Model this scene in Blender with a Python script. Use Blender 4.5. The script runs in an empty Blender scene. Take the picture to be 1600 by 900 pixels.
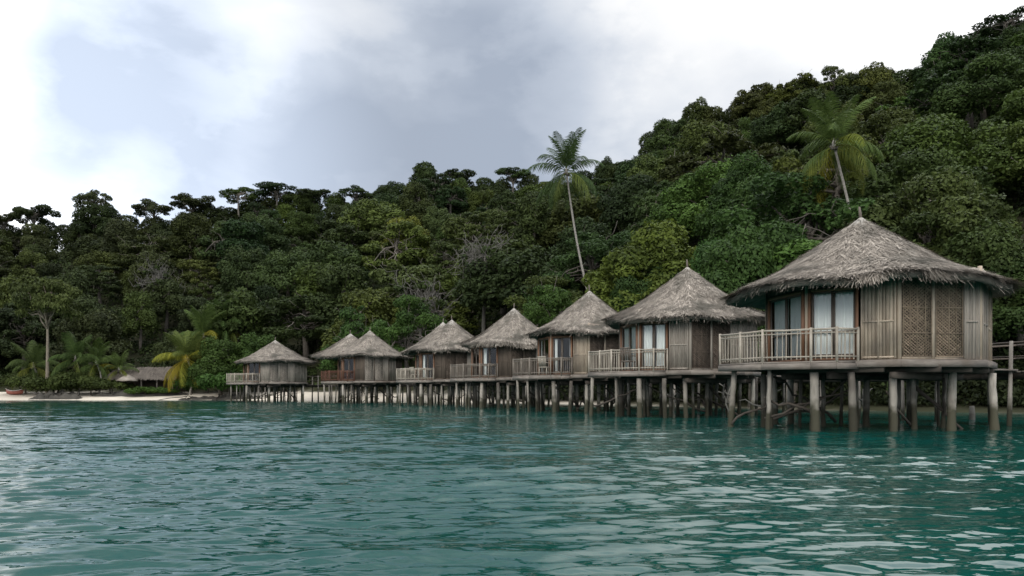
import bpy, math, random
import numpy as np
from mathutils import Vector, Matrix

SC = bpy.context.scene
COL = SC.collection
F = 1250.0            # focal length of the photograph in its own pixels
CAMZ = 1.15
HORIZON = 610.0
R_ = math.radians

# ------------------------------------------------------------------ camera
cd = bpy.data.cameras.new('camera')
cam = bpy.data.objects.new('camera', cd); COL.objects.link(cam)
cam.location = (0, 0, CAMZ); cam.rotation_euler = (R_(90), 0, 0)
cd.sensor_width = 36; cd.lens = 36 * F / 1600; cd.shift_y = (HORIZON - 450) / 1600
cd.clip_start = 0.1; cd.clip_end = 5000
SC.camera = cam

# ------------------------------------------------------------------ world
SUN_EL, SUN_AZ = 30, -150          # azimuth clockwise from +Y
w = bpy.data.worlds.new('World'); SC.world = w; w.use_nodes = True
nt = w.node_tree; N = nt.nodes; LK = nt.links
for n in list(N): N.remove(n)
def nd(tree, t, **kw):
    n = tree.nodes.new(t)
    for k, v in kw.items():
        if k.startswith('i_'): n.inputs[k[2:].replace('_', ' ')].default_value = v
        elif k.startswith('x'): n.inputs[int(k[1:])].default_value = v
        else: setattr(n, k, v)
    return n
def pix_dir(px, py):
    v = Vector(((px - 800) / F, 1, (HORIZON - py) / F)); v.normalize(); return v
tc = nd(nt, 'ShaderNodeTexCoord')
def math_n(op, a, b):
    n = nd(nt, 'ShaderNodeMath', operation=op)
    for i, q in enumerate((a, b)):
        if isinstance(q, (int, float)): n.inputs[i].default_value = q
        else: LK.new(q, n.inputs[i])
    return n.outputs[0]
def lobe(px, py, outer, inner, amp):
    c = pix_dir(px, py) if not isinstance(px, Vector) else px.normalized()
    d = nd(nt, 'ShaderNodeVectorMath', operation='DOT_PRODUCT'); d.inputs[1].default_value = c
    LK.new(tc.outputs['Generated'], d.inputs[0])
    m = nd(nt, 'ShaderNodeMapRange', interpolation_type='SMOOTHSTEP', clamp=True)
    m.inputs[1].default_value = math.cos(R_(outer)); m.inputs[2].default_value = math.cos(R_(inner))
    m.inputs[3].default_value = 0; m.inputs[4].default_value = amp
    LK.new(d.outputs['Value'], m.inputs[0]); return m.outputs[0]
def sky_noise(scale, zs, detail, rough, dist, off):
    mp = nd(nt, 'ShaderNodeMapping'); mp.inputs['Scale'].default_value = (1, 1, zs); mp.inputs['Location'].default_value = off
    LK.new(tc.outputs['Generated'], mp.inputs[0])
    n = nd(nt, 'ShaderNodeTexNoise'); n.inputs['Scale'].default_value = scale; n.inputs['Detail'].default_value = detail
    n.inputs['Roughness'].default_value = rough; n.inputs['Distortion'].default_value = dist
    LK.new(mp.outputs[0], n.inputs['Vector']); return n.outputs[0]
n1 = sky_noise(4.6, 1.9, 6, .52, .25, (3.1, 1.7, .4))
n2 = sky_noise(2.3, 1.6, 4, .5, .3, (7.9, 2.2, 5.4))
f = math_n('MULTIPLY', math_n('SUBTRACT', n1, .5), .95)
f = math_n('ADD', f, math_n('MULTIPLY', math_n('SUBTRACT', n2, .5), .55))
n3 = sky_noise(6.5, 1.7, 8, .55, .15, (2.7, 4.1, 8.8))
m3 = nd(nt, 'ShaderNodeMapRange', interpolation_type='SMOOTHSTEP', clamp=True); LK.new(n3, m3.inputs[0])      # a few firmer cloud edges
m3.inputs[1].default_value = .46; m3.inputs[2].default_value = .58; m3.inputs[3].default_value = -.06; m3.inputs[4].default_value = .07
f = math_n('ADD', f, m3.outputs[0])
f = math_n('ADD', f, .41)
for a in [(30, 320, 10, 1, .55), (-60, 70, 6, 1, .3), (235, 140, 5, .1, .14), (170, 40, 9, 1, -.24), (170, 215, 8, 1, -.2), (60, 185, 6, 1, -.34), (1300, -60, 22, 2, .28), (1150, 60, 12, 1, .14), (1540, 20, 12, 1, .13), (700, 255, 14, 1, -.42), (330, 190, 12, 1, -.16), (480, 60, 9, 1, .16), (200, 30, 6, 1, -.06), (640, -40, 10, 1, .1)]:
    f = math_n('ADD', f, lobe(*a))
f = math_n('ADD', f, lobe(Vector((.35, .55, .75)), None, 38, 8, .4))
f = math_n('ADD', f, lobe(Vector((-.55, .6, .55)), None, 24, 6, .3))
f = math_n('ADD', f, lobe(Vector((-.1, -.6, .7)), None, 60, 15, .45))
ramp = nd(nt, 'ShaderNodeValToRGB'); LK.new(f, ramp.inputs[0])
e = ramp.color_ramp.elements
e[0].position = 0; e[0].color = (.385, .44, .535, 1)
e[1].position = 1; e[1].color = (1, 1, 1, 1)
for p, c in ((.36, (.555, .61, .70, 1)), (.66, (.76, .795, .85, 1)), (.88, (.94, .95, .965, 1))):
    q = e.new(p); q.color = c
sky = nd(nt, 'ShaderNodeTexSky', sky_type='NISHITA', sun_disc=False)
sky.sun_elevation = R_(SUN_EL); sky.sun_rotation = R_(SUN_AZ)
sc10 = nd(nt, 'ShaderNodeVectorMath', operation='SCALE'); sc10.inputs['Scale'].default_value = 10.6
LK.new(ramp.outputs[0], sc10.inputs[0])
sz = nd(nt, 'ShaderNodeSeparateXYZ'); LK.new(tc.outputs['Generated'], sz.inputs[0])      # an overcast sky is brightest overhead
zr_ = nd(nt, 'ShaderNodeMapRange', interpolation_type='SMOOTHSTEP', clamp=True); LK.new(sz.outputs[2], zr_.inputs[0])
zr_.inputs[1].default_value = .6; zr_.inputs[2].default_value = .97; zr_.inputs[3].default_value = 10.6; zr_.inputs[4].default_value = 26
bk_ = nd(nt, 'ShaderNodeMapRange', interpolation_type='SMOOTHSTEP', clamp=True); LK.new(sz.outputs[1], bk_.inputs[0])   # unseen extra gain behind the camera, added as soft front fill for the bungalows
bk_.inputs[1].default_value = -.1; bk_.inputs[2].default_value = -.9; bk_.inputs[3].default_value = 0; bk_.inputs[4].default_value = 16
gain = math_n('ADD', zr_.outputs[0], bk_.outputs[0])
gain = math_n('ADD', gain, lobe(0, 330, 26, 1, 9)); gain = math_n('ADD', gain, lobe(Vector((.4, .55, .72)), None, 30, 6, 22))      # the hidden sun's glow low at left; thin bright cloud high at right
LK.new(gain, sc10.inputs['Scale'])
mx = nd(nt, 'ShaderNodeMix', data_type='RGBA'); mx.inputs['Factor'].default_value = .95
LK.new(sky.outputs[0], mx.inputs[6]); LK.new(sc10.outputs[0], mx.inputs[7])
bg = nd(nt, 'ShaderNodeBackground'); bg.inputs[1].default_value = .1
LK.new(mx.outputs[2], bg.inputs[0])
wo = nd(nt, 'ShaderNodeOutputWorld'); LK.new(bg.outputs[0], wo.inputs[0])

# ------------------------------------------------------------------ sun, exposure
sd = bpy.data.lights.new('sun', 'SUN'); sd.energy = 1.2; sd.angle = R_(25); sd.color = (1, .95, .88)
so = bpy.data.objects.new('sun', sd); COL.objects.link(so)
sdir = Vector((math.sin(R_(SUN_AZ)) * math.cos(R_(SUN_EL)), math.cos(R_(SUN_AZ)) * math.cos(R_(SUN_EL)), math.sin(R_(SUN_EL))))
so.rotation_euler = sdir.to_track_quat('Z', 'Y').to_euler(); so.location = sdir * 60
SC.view_settings.view_transform = 'Standard'; SC.view_settings.look = 'None'
SC.view_settings.exposure = 0.0; SC.view_settings.gamma = 1; SC.view_settings.use_curve_mapping = False
SC.render.engine = 'CYCLES'
cy = SC.cycles
cy.max_bounces = 6; cy.diffuse_bounces = 3; cy.glossy_bounces = 3; cy.transmission_bounces = 4; cy.transparent_max_bounces = 8
cy.caustics_reflective = False; cy.caustics_refractive = False; cy.use_denoising = True

# ------------------------------------------------------------------ mesh helpers
class MB:
    def __init__(s): s.v = []; s.q = []; s.t = []; s.tone = []; s.n = 0
    def add(s, V, quads=None, tris=None, tone=.5):
        V = np.asarray(V, dtype=np.float64).reshape(-1, 3)
        if quads is not None and len(quads): s.q.append(np.asarray(quads, dtype=np.int64).reshape(-1, 4) + s.n)
        if tris is not None and len(tris): s.t.append(np.asarray(tris, dtype=np.int64).reshape(-1, 3) + s.n)
        s.v.append(V); s.n += len(V)
        s.tone.append(np.full(len(V), tone) if np.isscalar(tone) else np.asarray(tone))
    def mesh(s, name, mat, smooth=False):
        V = np.concatenate(s.v); tone = np.concatenate(s.tone)
        q = np.concatenate(s.q) if s.q else np.zeros((0, 4), int)
        t = np.concatenate(s.t) if s.t else np.zeros((0, 3), int)
        me = bpy.data.meshes.new(name)
        me.vertices.add(len(V)); me.vertices.foreach_set('co', V.astype(np.float32).ravel())
        loops = np.concatenate([q.ravel(), t.ravel()]).astype(np.int32)
        me.loops.add(len(loops)); me.loops.foreach_set('vertex_index', loops)
        me.polygons.add(len(q) + len(t))
        st = np.concatenate([np.arange(len(q)) * 4, len(q) * 4 + np.arange(len(t)) * 3]).astype(np.int32)
        me.polygons.foreach_set('loop_start', st)
        me.update(calc_edges=True); me.validate()
        at = me.attributes.new('tone', 'FLOAT', 'POINT'); at.data.foreach_set('value', tone.astype(np.float32))
        if smooth: me.polygons.foreach_set('use_smooth', np.ones(len(me.polygons), dtype=bool))
        me.materials.append(mat)
        return me
    def build(s, name, mat, parent=None, smooth=False):
        return link(name, s.mesh(name, mat, smooth), parent)
    # ---- primitives
    def box(s, c, size, tone=.5, rz=0, M=None):
        x, y, z = size[0] / 2, size[1] / 2, size[2] / 2
        V = np.array([(-x, -y, -z), (x, -y, -z), (x, y, -z), (-x, y, -z), (-x, -y, z), (x, -y, z), (x, y, z), (-x, y, z)])
        if rz:
            a, b = math.cos(rz), math.sin(rz); V = V @ np.array([[a, b, 0], [-b, a, 0], [0, 0, 1]])
        s.add(V + np.array(c), [(0, 3, 2, 1), (4, 5, 6, 7), (0, 1, 5, 4), (1, 2, 6, 5), (2, 3, 7, 6), (3, 0, 4, 7)], tone=tone)
    def beam(s, p, q, wd, ht, tone=.5):
        p = np.array(p, float); q = np.array(q, float); d = q - p; L = np.linalg.norm(d); d /= L
        up = np.array([0, 0, 1.]) if abs(d[2]) < .95 else np.array([0, 1., 0])
        a = np.cross(d, up); a /= np.linalg.norm(a); b = np.cross(a, d)
        V = []
        for e in (p, q):
            for (i, j) in ((-1, -1), (1, -1), (1, 1), (-1, 1)): V.append(e + a * i * wd / 2 + b * j * ht / 2)
        s.add(V, [(0, 1, 2, 3), (7, 6, 5, 4), (0, 4, 5, 1), (1, 5, 6, 2), (2, 6, 7, 3), (3, 7, 4, 0)], tone=tone)
    def tube(s, pts, rad, n=8, tone=.5, cap=True):
        pts = [np.array(p, float) for p in pts]
        if np.isscalar(rad): rad = [rad] * len(pts)
        V = []; prev = None
        for i, p in enumerate(pts):
            d = pts[min(i + 1, len(pts) - 1)] - pts[max(i - 1, 0)]; d = d / (np.linalg.norm(d) + 1e-9)
            ref = np.array([1., 0, 0]) if abs(d[0]) < .8 else np.array([0, 1., 0])
            if prev is not None: ref = prev
            a = ref - d * np.dot(ref, d); a /= np.linalg.norm(a) + 1e-9; b = np.cross(d, a); prev = a
            for k in range(n):
                t = 2 * math.pi * k / n; V.append(p + (a * math.cos(t) + b * math.sin(t)) * rad[i])
        Q = [(i * n + k, i * n + (k + 1) % n, (i + 1) * n + (k + 1) % n, (i + 1) * n + k) for i in range(len(pts) - 1) for k in range(n)]
        T = []
        if cap:
            V.append(pts[0]); V.append(pts[-1]); c0, c1 = len(V) - 2, len(V) - 1; o = (len(pts) - 1) * n
            T = [(c0, (k + 1) % n, k) for k in range(n)] + [(c1, o + k, o + (k + 1) % n) for k in range(n)]
        s.add(V, Q, T, tone=tone)
    def prism(s, poly, z0, z1, tone=.5):
        n = len(poly); V = [(x, y, z0) for x, y in poly] + [(x, y, z1) for x, y in poly]
        c = np.mean(np.array(poly), axis=0); V += [(c[0], c[1], z0), (c[0], c[1], z1)]
        s.add(V, [(i, (i + 1) % n, n + (i + 1) % n, n + i) for i in range(n)],
              [(2 * n, (i + 1) % n, i) for i in range(n)] + [(2 * n + 1, n + i, n + (i + 1) % n) for i in range(n)], tone=tone)

def link(name, me, parent=None):
    o = bpy.data.objects.new(name, me); COL.objects.link(o)
    if parent is not None: o.parent = parent
    return o
def thing(name, label, cat, loc=(0, 0, 0), rz=0, group=None):
    o = bpy.data.objects.new(name, None); COL.objects.link(o); o.empty_display_size = .3
    o.location = loc; o.rotation_euler = (0, 0, rz)
    return tag(o, label, cat, group)
def tag(o, label=None, cat=None, group=None, kind=None):
    if label: o['label'] = label
    if cat: o['category'] = cat
    if group: o['group'] = group
    if kind: o['kind'] = kind
    return o
def at(px, d, z=0.0): return ((px - 800) / F * d, d, z)
def norm(A): return A / (np.linalg.norm(A, axis=-1, keepdims=True) + 1e-9)

# ------------------------------------------------------------------ materials
def new_mat(name):
    m = bpy.data.materials.new(name); m.use_nodes = True
    b = m.node_tree.nodes['Principled BSDF']; return m, m.node_tree, b
def surf(name, c0, c1, rough=.85, noise=(4, 4, 4), c2=None, detail=5, bump=.0, bscale=30, tone_w=.6, use_obj=False, spec=.25, wet=None):
    """two base colours mixed by the piece's own tone and by stretched noise; optional c2 stain"""
    m, t, b = new_mat(name); L = t.links
    co = nd(t, 'ShaderNodeTexCoord'); mp = nd(t, 'ShaderNodeMapping'); mp.inputs['Scale'].default_value = noise
    L.new(co.outputs['Object'], mp.inputs[0])
    nz = nd(t, 'ShaderNodeTexNoise'); nz.inputs['Scale'].default_value = 1; nz.inputs['Detail'].default_value = detail; nz.inputs['Roughness'].default_value = .65
    L.new(mp.outputs[0], nz.inputs['Vector'])
    at_ = nd(t, 'ShaderNodeAttribute', attribute_name='tone')
    mm = nd(t, 'ShaderNodeMix', data_type='FLOAT'); mm.inputs[0].default_value = tone_w
    rs = nd(t, 'ShaderNodeMapRange'); rs.inputs[1].default_value = .3; rs.inputs[2].default_value = .7; L.new(nz.outputs[0], rs.inputs[0])
    L.new(rs.outputs[0], mm.inputs[2]); L.new(at_.outputs['Fac'], mm.inputs[3])
    mc = nd(t, 'ShaderNodeMix', data_type='RGBA'); mc.inputs[6].default_value = (*c0, 1); mc.inputs[7].default_value = (*c1, 1)
    L.new(mm.outputs[0], mc.inputs[0]); out = mc.outputs[2]
    if c2 is not None:
        n2 = nd(t, 'ShaderNodeTexNoise'); n2.inputs['Scale'].default_value = .9; n2.inputs['Detail'].default_value = 4
        L.new(co.outputs['Object'], n2.inputs['Vector'])
        r2 = nd(t, 'ShaderNodeMapRange'); r2.inputs[1].default_value = .5; r2.inputs[2].default_value = .68; L.new(n2.outputs[0], r2.inputs[0])
        m2 = nd(t, 'ShaderNodeMix', data_type='RGBA'); L.new(r2.outputs[0], m2.inputs[0]); L.new(out, m2.inputs[6]); m2.inputs[7].default_value = (*c2, 1); out = m2.outputs[2]
    if wet is not None:   # algae and tide stain on the lowest part of a pile
        ge = nd(t, 'ShaderNodeNewGeometry'); sx = nd(t, 'ShaderNodeSeparateXYZ'); L.new(ge.outputs['Position'], sx.inputs[0])
        ad = nd(t, 'ShaderNodeMath', operation='ADD'); L.new(sx.outputs[2], ad.inputs[0])
        n3 = nd(t, 'ShaderNodeTexNoise'); n3.inputs['Scale'].default_value = 3; L.new(ge.outputs['Position'], n3.inputs['Vector'])
        L.new(n3.outputs[0], ad.inputs[1])
        r3 = nd(t, 'ShaderNodeMapRange', clamp=True); r3.inputs[1].default_value = 1.0; r3.inputs[2].default_value = 1.35; r3.inputs[3].default_value = 1; r3.inputs[4].default_value = 0
        L.new(ad.outputs[0], r3.inputs[0])
        m3 = nd(t, 'ShaderNodeMix', data_type='RGBA'); L.new(r3.outputs[0], m3.inputs[0]); L.new(out, m3.inputs[6]); m3.inputs[7].default_value = (*wet, 1); out = m3.outputs[2]
    if use_obj:
        oi = nd(t, 'ShaderNodeObjectInfo'); mu = nd(t, 'ShaderNodeMix', data_type='RGBA', blend_type='MULTIPLY'); mu.inputs[0].default_value = 1
        L.new(out, mu.inputs[6]); L.new(oi.outputs['Color'], mu.inputs[7]); out = mu.outputs[2]
    L.new(out, b.inputs['Base Color'])
    b.inputs['Roughness'].default_value = rough; b.inputs['Specular IOR Level'].default_value = spec
    if bump:
        n4 = nd(t, 'ShaderNodeTexNoise'); n4.inputs['Scale'].default_value = bscale / max(noise); n4.inputs['Detail'].default_value = 4
        L.new(mp.outputs[0], n4.inputs['Vector'])
        bp = nd(t, 'ShaderNodeBump'); bp.inputs['Strength'].default_value = bump; bp.inputs['Distance'].default_value = .03
        L.new(n4.outputs[0], bp.inputs['Height']); L.new(bp.outputs[0], b.inputs['Normal'])
    return m
def leaf_mat(name, c0, c1, transl=.22):
    m, t, b = new_mat(name); L = t.links
    a = nd(t, 'ShaderNodeAttribute', attribute_name='tone')
    mc = nd(t, 'ShaderNodeMix', data_type='RGBA'); mc.inputs[6].default_value = (*c0, 1); mc.inputs[7].default_value = (*c1, 1); L.new(a.outputs['Fac'], mc.inputs[0])
    oi = nd(t, 'ShaderNodeObjectInfo'); mu = nd(t, 'ShaderNodeMix', data_type='RGBA', blend_type='MULTIPLY'); mu.inputs[0].default_value = 1
    L.new(mc.outputs[2], mu.inputs[6]); L.new(oi.outputs['Color'], mu.inputs[7])
    L.new(mu.outputs[2], b.inputs['Base Color']); b.inputs['Roughness'].default_value = .6; b.inputs['Specular IOR Level'].default_value = .1
    tr = nd(t, 'ShaderNodeBsdfTranslucent'); L.new(mu.outputs[2], tr.inputs[0])
    ms = nd(t, 'ShaderNodeMixShader'); ms.inputs[0].default_value = transl
    L.new(b.outputs[0], ms.inputs[1]); L.new(tr.outputs[0], ms.inputs[2])
    L.new(ms.outputs[0], t.nodes['Material Output'].inputs[0]); return m
M = {}
M['thatch'] = surf('weathered_thatch', (.065, .055, .045), (.48, .42, .35), .95, (2, 2, 5), c2=(.115, .104, .085), tone_w=.66, bump=.3, spec=.1)
M['dark_thatch'] = surf('dark_thatch', (.05, .042, .036), (.17, .145, .12), .95, (2, 2, 5), tone_w=.7, spec=.1)
M['cap'] = surf('pale_cap', (.22, .2, .175), (.42, .39, .34), .9, (5, 5, 5))
M['bamboo'] = surf('split_bamboo_wall', (.20, .15, .108), (.56, .465, .355), .8, (9, 9, 1.2), c2=(.22, .185, .15), bump=.25, tone_w=.5)
M['grey_panel'] = surf('grey_weathered_panel', (.17, .145, .12), (.45, .395, .33), .85, (9, 9, 1.2), bump=.25, tone_w=.5)
M['dark_panel'] = surf('dark_brown_panel', (.055, .043, .034), (.165, .128, .098), .85, (9, 9, 1.2), bump=.25, tone_w=.5)
M['lattice'] = surf('woven_lattice', (.13, .098, .07), (.34, .265, .185), .85, (6, 6, 6), tone_w=.5)
M['frame'] = surf('red_brown_wood', (.12, .06, .035), (.28, .15, .085), .6, (9, 9, 1.5), tone_w=.4, spec=.35)
M['stile'] = surf('grey_brown_wood', (.08, .065, .052), (.17, .14, .115), .7, (9, 9, 1.5), tone_w=.4)
M['rail'] = surf('bamboo_railing', (.20, .17, .135), (.46, .41, .335), .75, (5, 5, 5), tone_w=.6)
M['darkrail'] = surf('grey_brown_railing', (.10, .085, .07), (.25, .215, .175), .75, (5, 5, 5), tone_w=.6)
M['redrail'] = surf('red_brown_railing', (.075, .035, .024), (.15, .07, .046), .75, (5, 5, 5), tone_w=.6)
M['deck'] = surf('weathered_deck', (.10, .085, .072), (.27, .235, .2), .85, (3, 3, 12), c2=(.14, .11, .085), bump=.2, tone_w=.4)
M['pile'] = surf('timber_pile', (.10, .088, .074), (.36, .325, .28), .85, (8, 8, 1.2), c2=(.11, .095, .08), bump=.4, tone_w=.5, wet=(.045, .042, .028), use_obj=True)
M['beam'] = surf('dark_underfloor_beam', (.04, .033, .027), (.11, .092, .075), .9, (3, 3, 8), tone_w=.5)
M['bark'] = surf('bark', (.06, .05, .04), (.17, .15, .125), .9, (3, 3, 3), tone_w=.4, use_obj=True)
M['palmbark'] = surf('palm_bark', (.13, .115, .1), (.36, .33, .29), .9, (2, 2, 9), tone_w=.3)
M['twig'] = surf('bare_grey_wood', (.06, .055, .046), (.16, .15, .13), .9, (3, 3, 3), tone_w=.5)
M['leaf'] = leaf_mat('leaf', (.017, .027, .010), (.068, .096, .028))
M['frond'] = leaf_mat('palm_leaf', (.032, .052, .018), (.088, .118, .038), .25)
M['curtain'] = surf('curtain_cloth', (.78, .81, .77), (.86, .89, .85), .9, (2, 2, 2), tone_w=.3)
M['hull'] = surf('red_paint', (.2, .06, .045), (.29, .105, .075), .5, (3, 3, 3))
M['white'] = surf('white_paint', (.6, .58, .55), (.75, .73, .7), .5, (3, 3, 3))
M['rock'] = surf('dark_rock', (.03, .028, .024), (.095, .085, .07), .9, (1.2, 1.2, 2), bump=.5, tone_w=.3)
# glass pane
m, t, b = new_mat('window_glass'); M['glass'] = m
tr = nd(t, 'ShaderNodeBsdfTransparent'); tr.inputs[0].default_value = (.97, .98, .975, 1)
gl = nd(t, 'ShaderNodeBsdfGlossy'); gl.inputs['Roughness'].default_value = .03
fr = nd(t, 'ShaderNodeFresnel'); fr.inputs[0].default_value = 1.5
ms = nd(t, 'ShaderNodeMixShader'); t.links.new(fr.outputs[0], ms.inputs[0]); t.links.new(tr.outputs[0], ms.inputs[1]); t.links.new(gl.outputs[0], ms.inputs[2])
t.links.new(ms.outputs[0], t.nodes['Material Output'].inputs[0])
# water
m, t, b = new_mat('sea_water'); M['water'] = m; L = t.links
ge = nd(t, 'ShaderNodeNewGeometry')
a = nd(t, 'ShaderNodeAttribute', attribute_name='tone')
nz = nd(t, 'ShaderNodeTexNoise'); nz.inputs['Scale'].default_value = .18; nz.inputs['Detail'].default_value = 3; L.new(ge.outputs['Position'], nz.inputs['Vector'])
c1 = nd(t, 'ShaderNodeMix', data_type='RGBA'); c1.inputs[6].default_value = (.0020, .036, .030, 1); c1.inputs[7].default_value = (.0028, .062, .050, 1); L.new(nz.outputs[0], c1.inputs[0])
c2 = nd(t, 'ShaderNodeMix', data_type='RGBA'); L.new(a.outputs['Fac'], c2.inputs[0]); L.new(c1.outputs[2], c2.inputs[6]); c2.inputs[7].default_value = (.05, .105, .082, 1)
L.new(c2.outputs[2], b.inputs['Base Color']); b.inputs['Roughness'].default_value = .02; b.inputs['IOR'].default_value = 1.33
mp = nd(t, 'ShaderNodeMapping'); mp.inputs['Scale'].default_value = (1.6, 4.2, 1); mp.inputs['Rotation'].default_value = (0, 0, R_(6)); L.new(ge.outputs['Position'], mp.inputs[0])
n1 = nd(t, 'ShaderNodeTexNoise'); n1.inputs['Scale'].default_value = 1.1; n1.inputs['Detail'].default_value = 3; n1.inputs['Roughness'].default_value = .5; n1.inputs['Distortion'].default_value = .4; L.new(mp.outputs[0], n1.inputs['Vector'])
bp = nd(t, 'ShaderNodeBump'); bp.inputs['Strength'].default_value = .5; bp.inputs['Distance'].default_value = .045
L.new(n1.outputs[0], bp.inputs['Height']); L.new(bp.outputs[0], b.inputs['Normal'])
# terrain: sand near the tide line (by its own height), leaf litter above
m, t, b = new_mat('island_soil'); M['soil'] = m; L = t.links
a = nd(t, 'ShaderNodeAttribute', attribute_name='tone')
ge = nd(t, 'ShaderNodeNewGeometry')
nz = nd(t, 'ShaderNodeTexNoise'); nz.inputs['Scale'].default_value = .8; nz.inputs['Detail'].default_value = 6; L.new(ge.outputs['Position'], nz.inputs['Vector'])
s1 = nd(t, 'ShaderNodeMix', data_type='RGBA'); s1.inputs[6].default_value = (.5, .43, .34, 1); s1.inputs[7].default_value = (.74, .67, .56, 1); L.new(nz.outputs[0], s1.inputs[0])
s2 = nd(t, 'ShaderNodeMix', data_type='RGBA'); s2.inputs[6].default_value = (.022, .024, .012, 1); s2.inputs[7].default_value = (.05, .05, .026, 1); L.new(nz.outputs[0], s2.inputs[0])
s3 = nd(t, 'ShaderNodeMix', data_type='RGBA'); L.new(a.outputs['Fac'], s3.inputs[0]); L.new(s1.outputs[2], s3.inputs[6]); L.new(s2.outputs[2], s3.inputs[7])
L.new(s3.outputs[2], b.inputs['Base Color']); b.inputs['Roughness'].default_value = .95; b.inputs['Specular IOR Level'].default_value = .15
bp = nd(t, 'ShaderNodeBump'); bp.inputs['Strength'].default_value = .5; bp.inputs['Distance'].default_value = .3; L.new(nz.outputs[0], bp.inputs['Height']); L.new(bp.outputs[0], b.inputs['Normal'])

# ------------------------------------------------------------------ terrain
_uS = np.array([-1.3, -.8, -.46, -.27, -.12, 0, .17, .32, .4, .64, .8, 1.3])
_yS = np.array([94, 97, 97, 93, 85, 73, 60, 50, 46, 40, 36, 27.])
_pk = np.array([-400, 0, 100, 200, 300, 370, 430, 490, 560, 600, 665, 715, 760, 800, 850, 900, 950, 985, 1010, 1050, 1090, 1120, 1150, 1190, 1250, 1310, 1360, 1400, 1440, 1480, 1530, 1600, 1800, 2400])
_py = np.array([345, 345, 340, 342, 325, 303, 297, 300, 298, 290, 268, 272, 282, 272, 275, 268, 254, 240, 216, 190, 162, 174, 156, 130, 116, 116, 108, 112, 100, 70, 50, 18, -40, -60])
_uD = np.array([-1.3, -.64, -.3, 0, .12, .25, .4, .64, 1.3]); _yD = np.array([175, 180, 182, 178, 165, 142, 124, 112, 95.])
def ys_of(u): return np.interp(u, _uS, _yS)
def dr_of(u): return np.interp(u, _uD, _yD)
def sky_t(u): return (HORIZON - np.interp(u * F + 800, _pk, _py)) / F
def wob(x, y, s, k):
    r = np.random.default_rng(k); z = 0
    for i in range(6):
        a_ = r.uniform(0, 6.28); f_ = s * r.uniform(.6, 1.9); z = z + np.sin((x * math.cos(a_) + y * math.sin(a_)) * f_ + r.uniform(0, 6.28)) / 6
    return z
TREE_H = 7.5
def ground(x, y):
    x = np.asarray(x, float); y = np.asarray(y, float); yy = np.maximum(y, 5.)
    u = np.clip(x / yy, -1.6, 1.6); ys = ys_of(u); s = y - ys; dr = dr_of(u)
    bw = np.interp(u, [-.3, .0, .3], [10., 5., 3.])
    zr = sky_t(u) * dr + CAMZ - TREE_H
    low = np.maximum(-3, .10 * s)
    beach = np.minimum(.95, .14 * s)
    tt = np.clip((s - bw) / (dr - ys - bw), 0, 1)
    hill = .95 + (zr - .95) * tt ** 1.05
    z = np.where(s < 0, low, np.where(s < bw, beach, hill))
    z = np.where(y > dr, zr - (y - dr) * .3, z)
    z = z + wob(x, y, .16, 3) * 2.2 * np.clip((s - 14) / 25, 0, 1) * np.clip((dr + 20 - y) / 30, .3, 1)
    return z
def gz(x, y): return float(ground(x, y))
def soil_mask(x, y):
    u = np.clip(x / np.maximum(y, 5), -1.6, 1.6); s = y - ys_of(u); bw = np.interp(u, [-.3, -.08, .1, .3], [10., 7., 1.0, -.8])
    return np.clip((s - bw + 1.5 + wob(x, y, .5, 5) * 1.5) / 2.0 + np.clip(wob(x, y, 1.1, 6) + .1 + .08 * (s - 3), 0, .6) * (s > .8), 0, 1)
xs = np.concatenate([np.arange(-330, -120, 7), np.arange(-120, 100, 1.3), np.arange(100, 260, 7)])
ysv = np.concatenate([np.arange(18, 110, .9), np.arange(110, 210, 2.5), np.arange(210, 420, 15)])
X, Y = np.meshgrid(xs, ysv); Z = ground(X, Y)
nx, ny = len(xs), len(ysv); I = np.arange(nx * ny).reshape(ny, nx)
b_ = MB(); b_.add(np.stack([X, Y, Z], -1).reshape(-1, 3), np.stack([I[:-1, :-1], I[:-1, 1:], I[1:, 1:], I[1:, :-1]], -1).reshape(-1, 4), tone=soil_mask(X, Y).ravel())
tag(b_.build('island_terrain', M['soil'], smooth=True), kind='structure')
b_ = MB(); b_.add([(-3000, -3000, -3.5), (3000, -3000, -3.5), (3000, 3000, -3.5), (-3000, 3000, -3.5)], [(0, 1, 2, 3)], tone=0)
tag(b_.build('seabed_ground', M['soil']), kind='structure')

# ------------------------------------------------------------------ water
rng = np.random.default_rng(11)
def spread(vals):
    out = [vals[0][0]]
    for (a0, a1, d0, d1) in vals:
        x_ = a0
        while x_ < a1:
            d_ = d0 + (d1 - d0) * (x_ - a0) / (a1 - a0); x_ += d_; out.append(x_)
    return np.array(out)
hx = spread([(0, 7, .036, .04), (7, 30, .042, .15), (30, 90, .16, 3), (90, 1500, 4, 300)])
wx = np.concatenate([-hx[::-1][:-1], hx])
wy = np.concatenate([-spread([(-3.4, 30, .5, 6), (30, 1500, 6, 300)])[::-1], spread([(3.6, 9, .017, .026), (9, 30, .026, .1), (30, 100, .1, .5), (100, 130, .6, 3)]), spread([(134, 2500, 10, 400)])])
wy = np.unique(np.round(wy, 4))
X, Y = np.meshgrid(wx, wy); Zw = np.zeros_like(X)
sx = np.gradient(wx)[None, :]; sy = np.gradient(wy)[:, None]
gust = .5 + .5 * np.clip(1.7 * (wob(X * .55, Y * 1.3, .45, 21) + wob(X * .6, Y, 1.1, 22) * .6), -1, 1)     # ripply and calm patches
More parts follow.
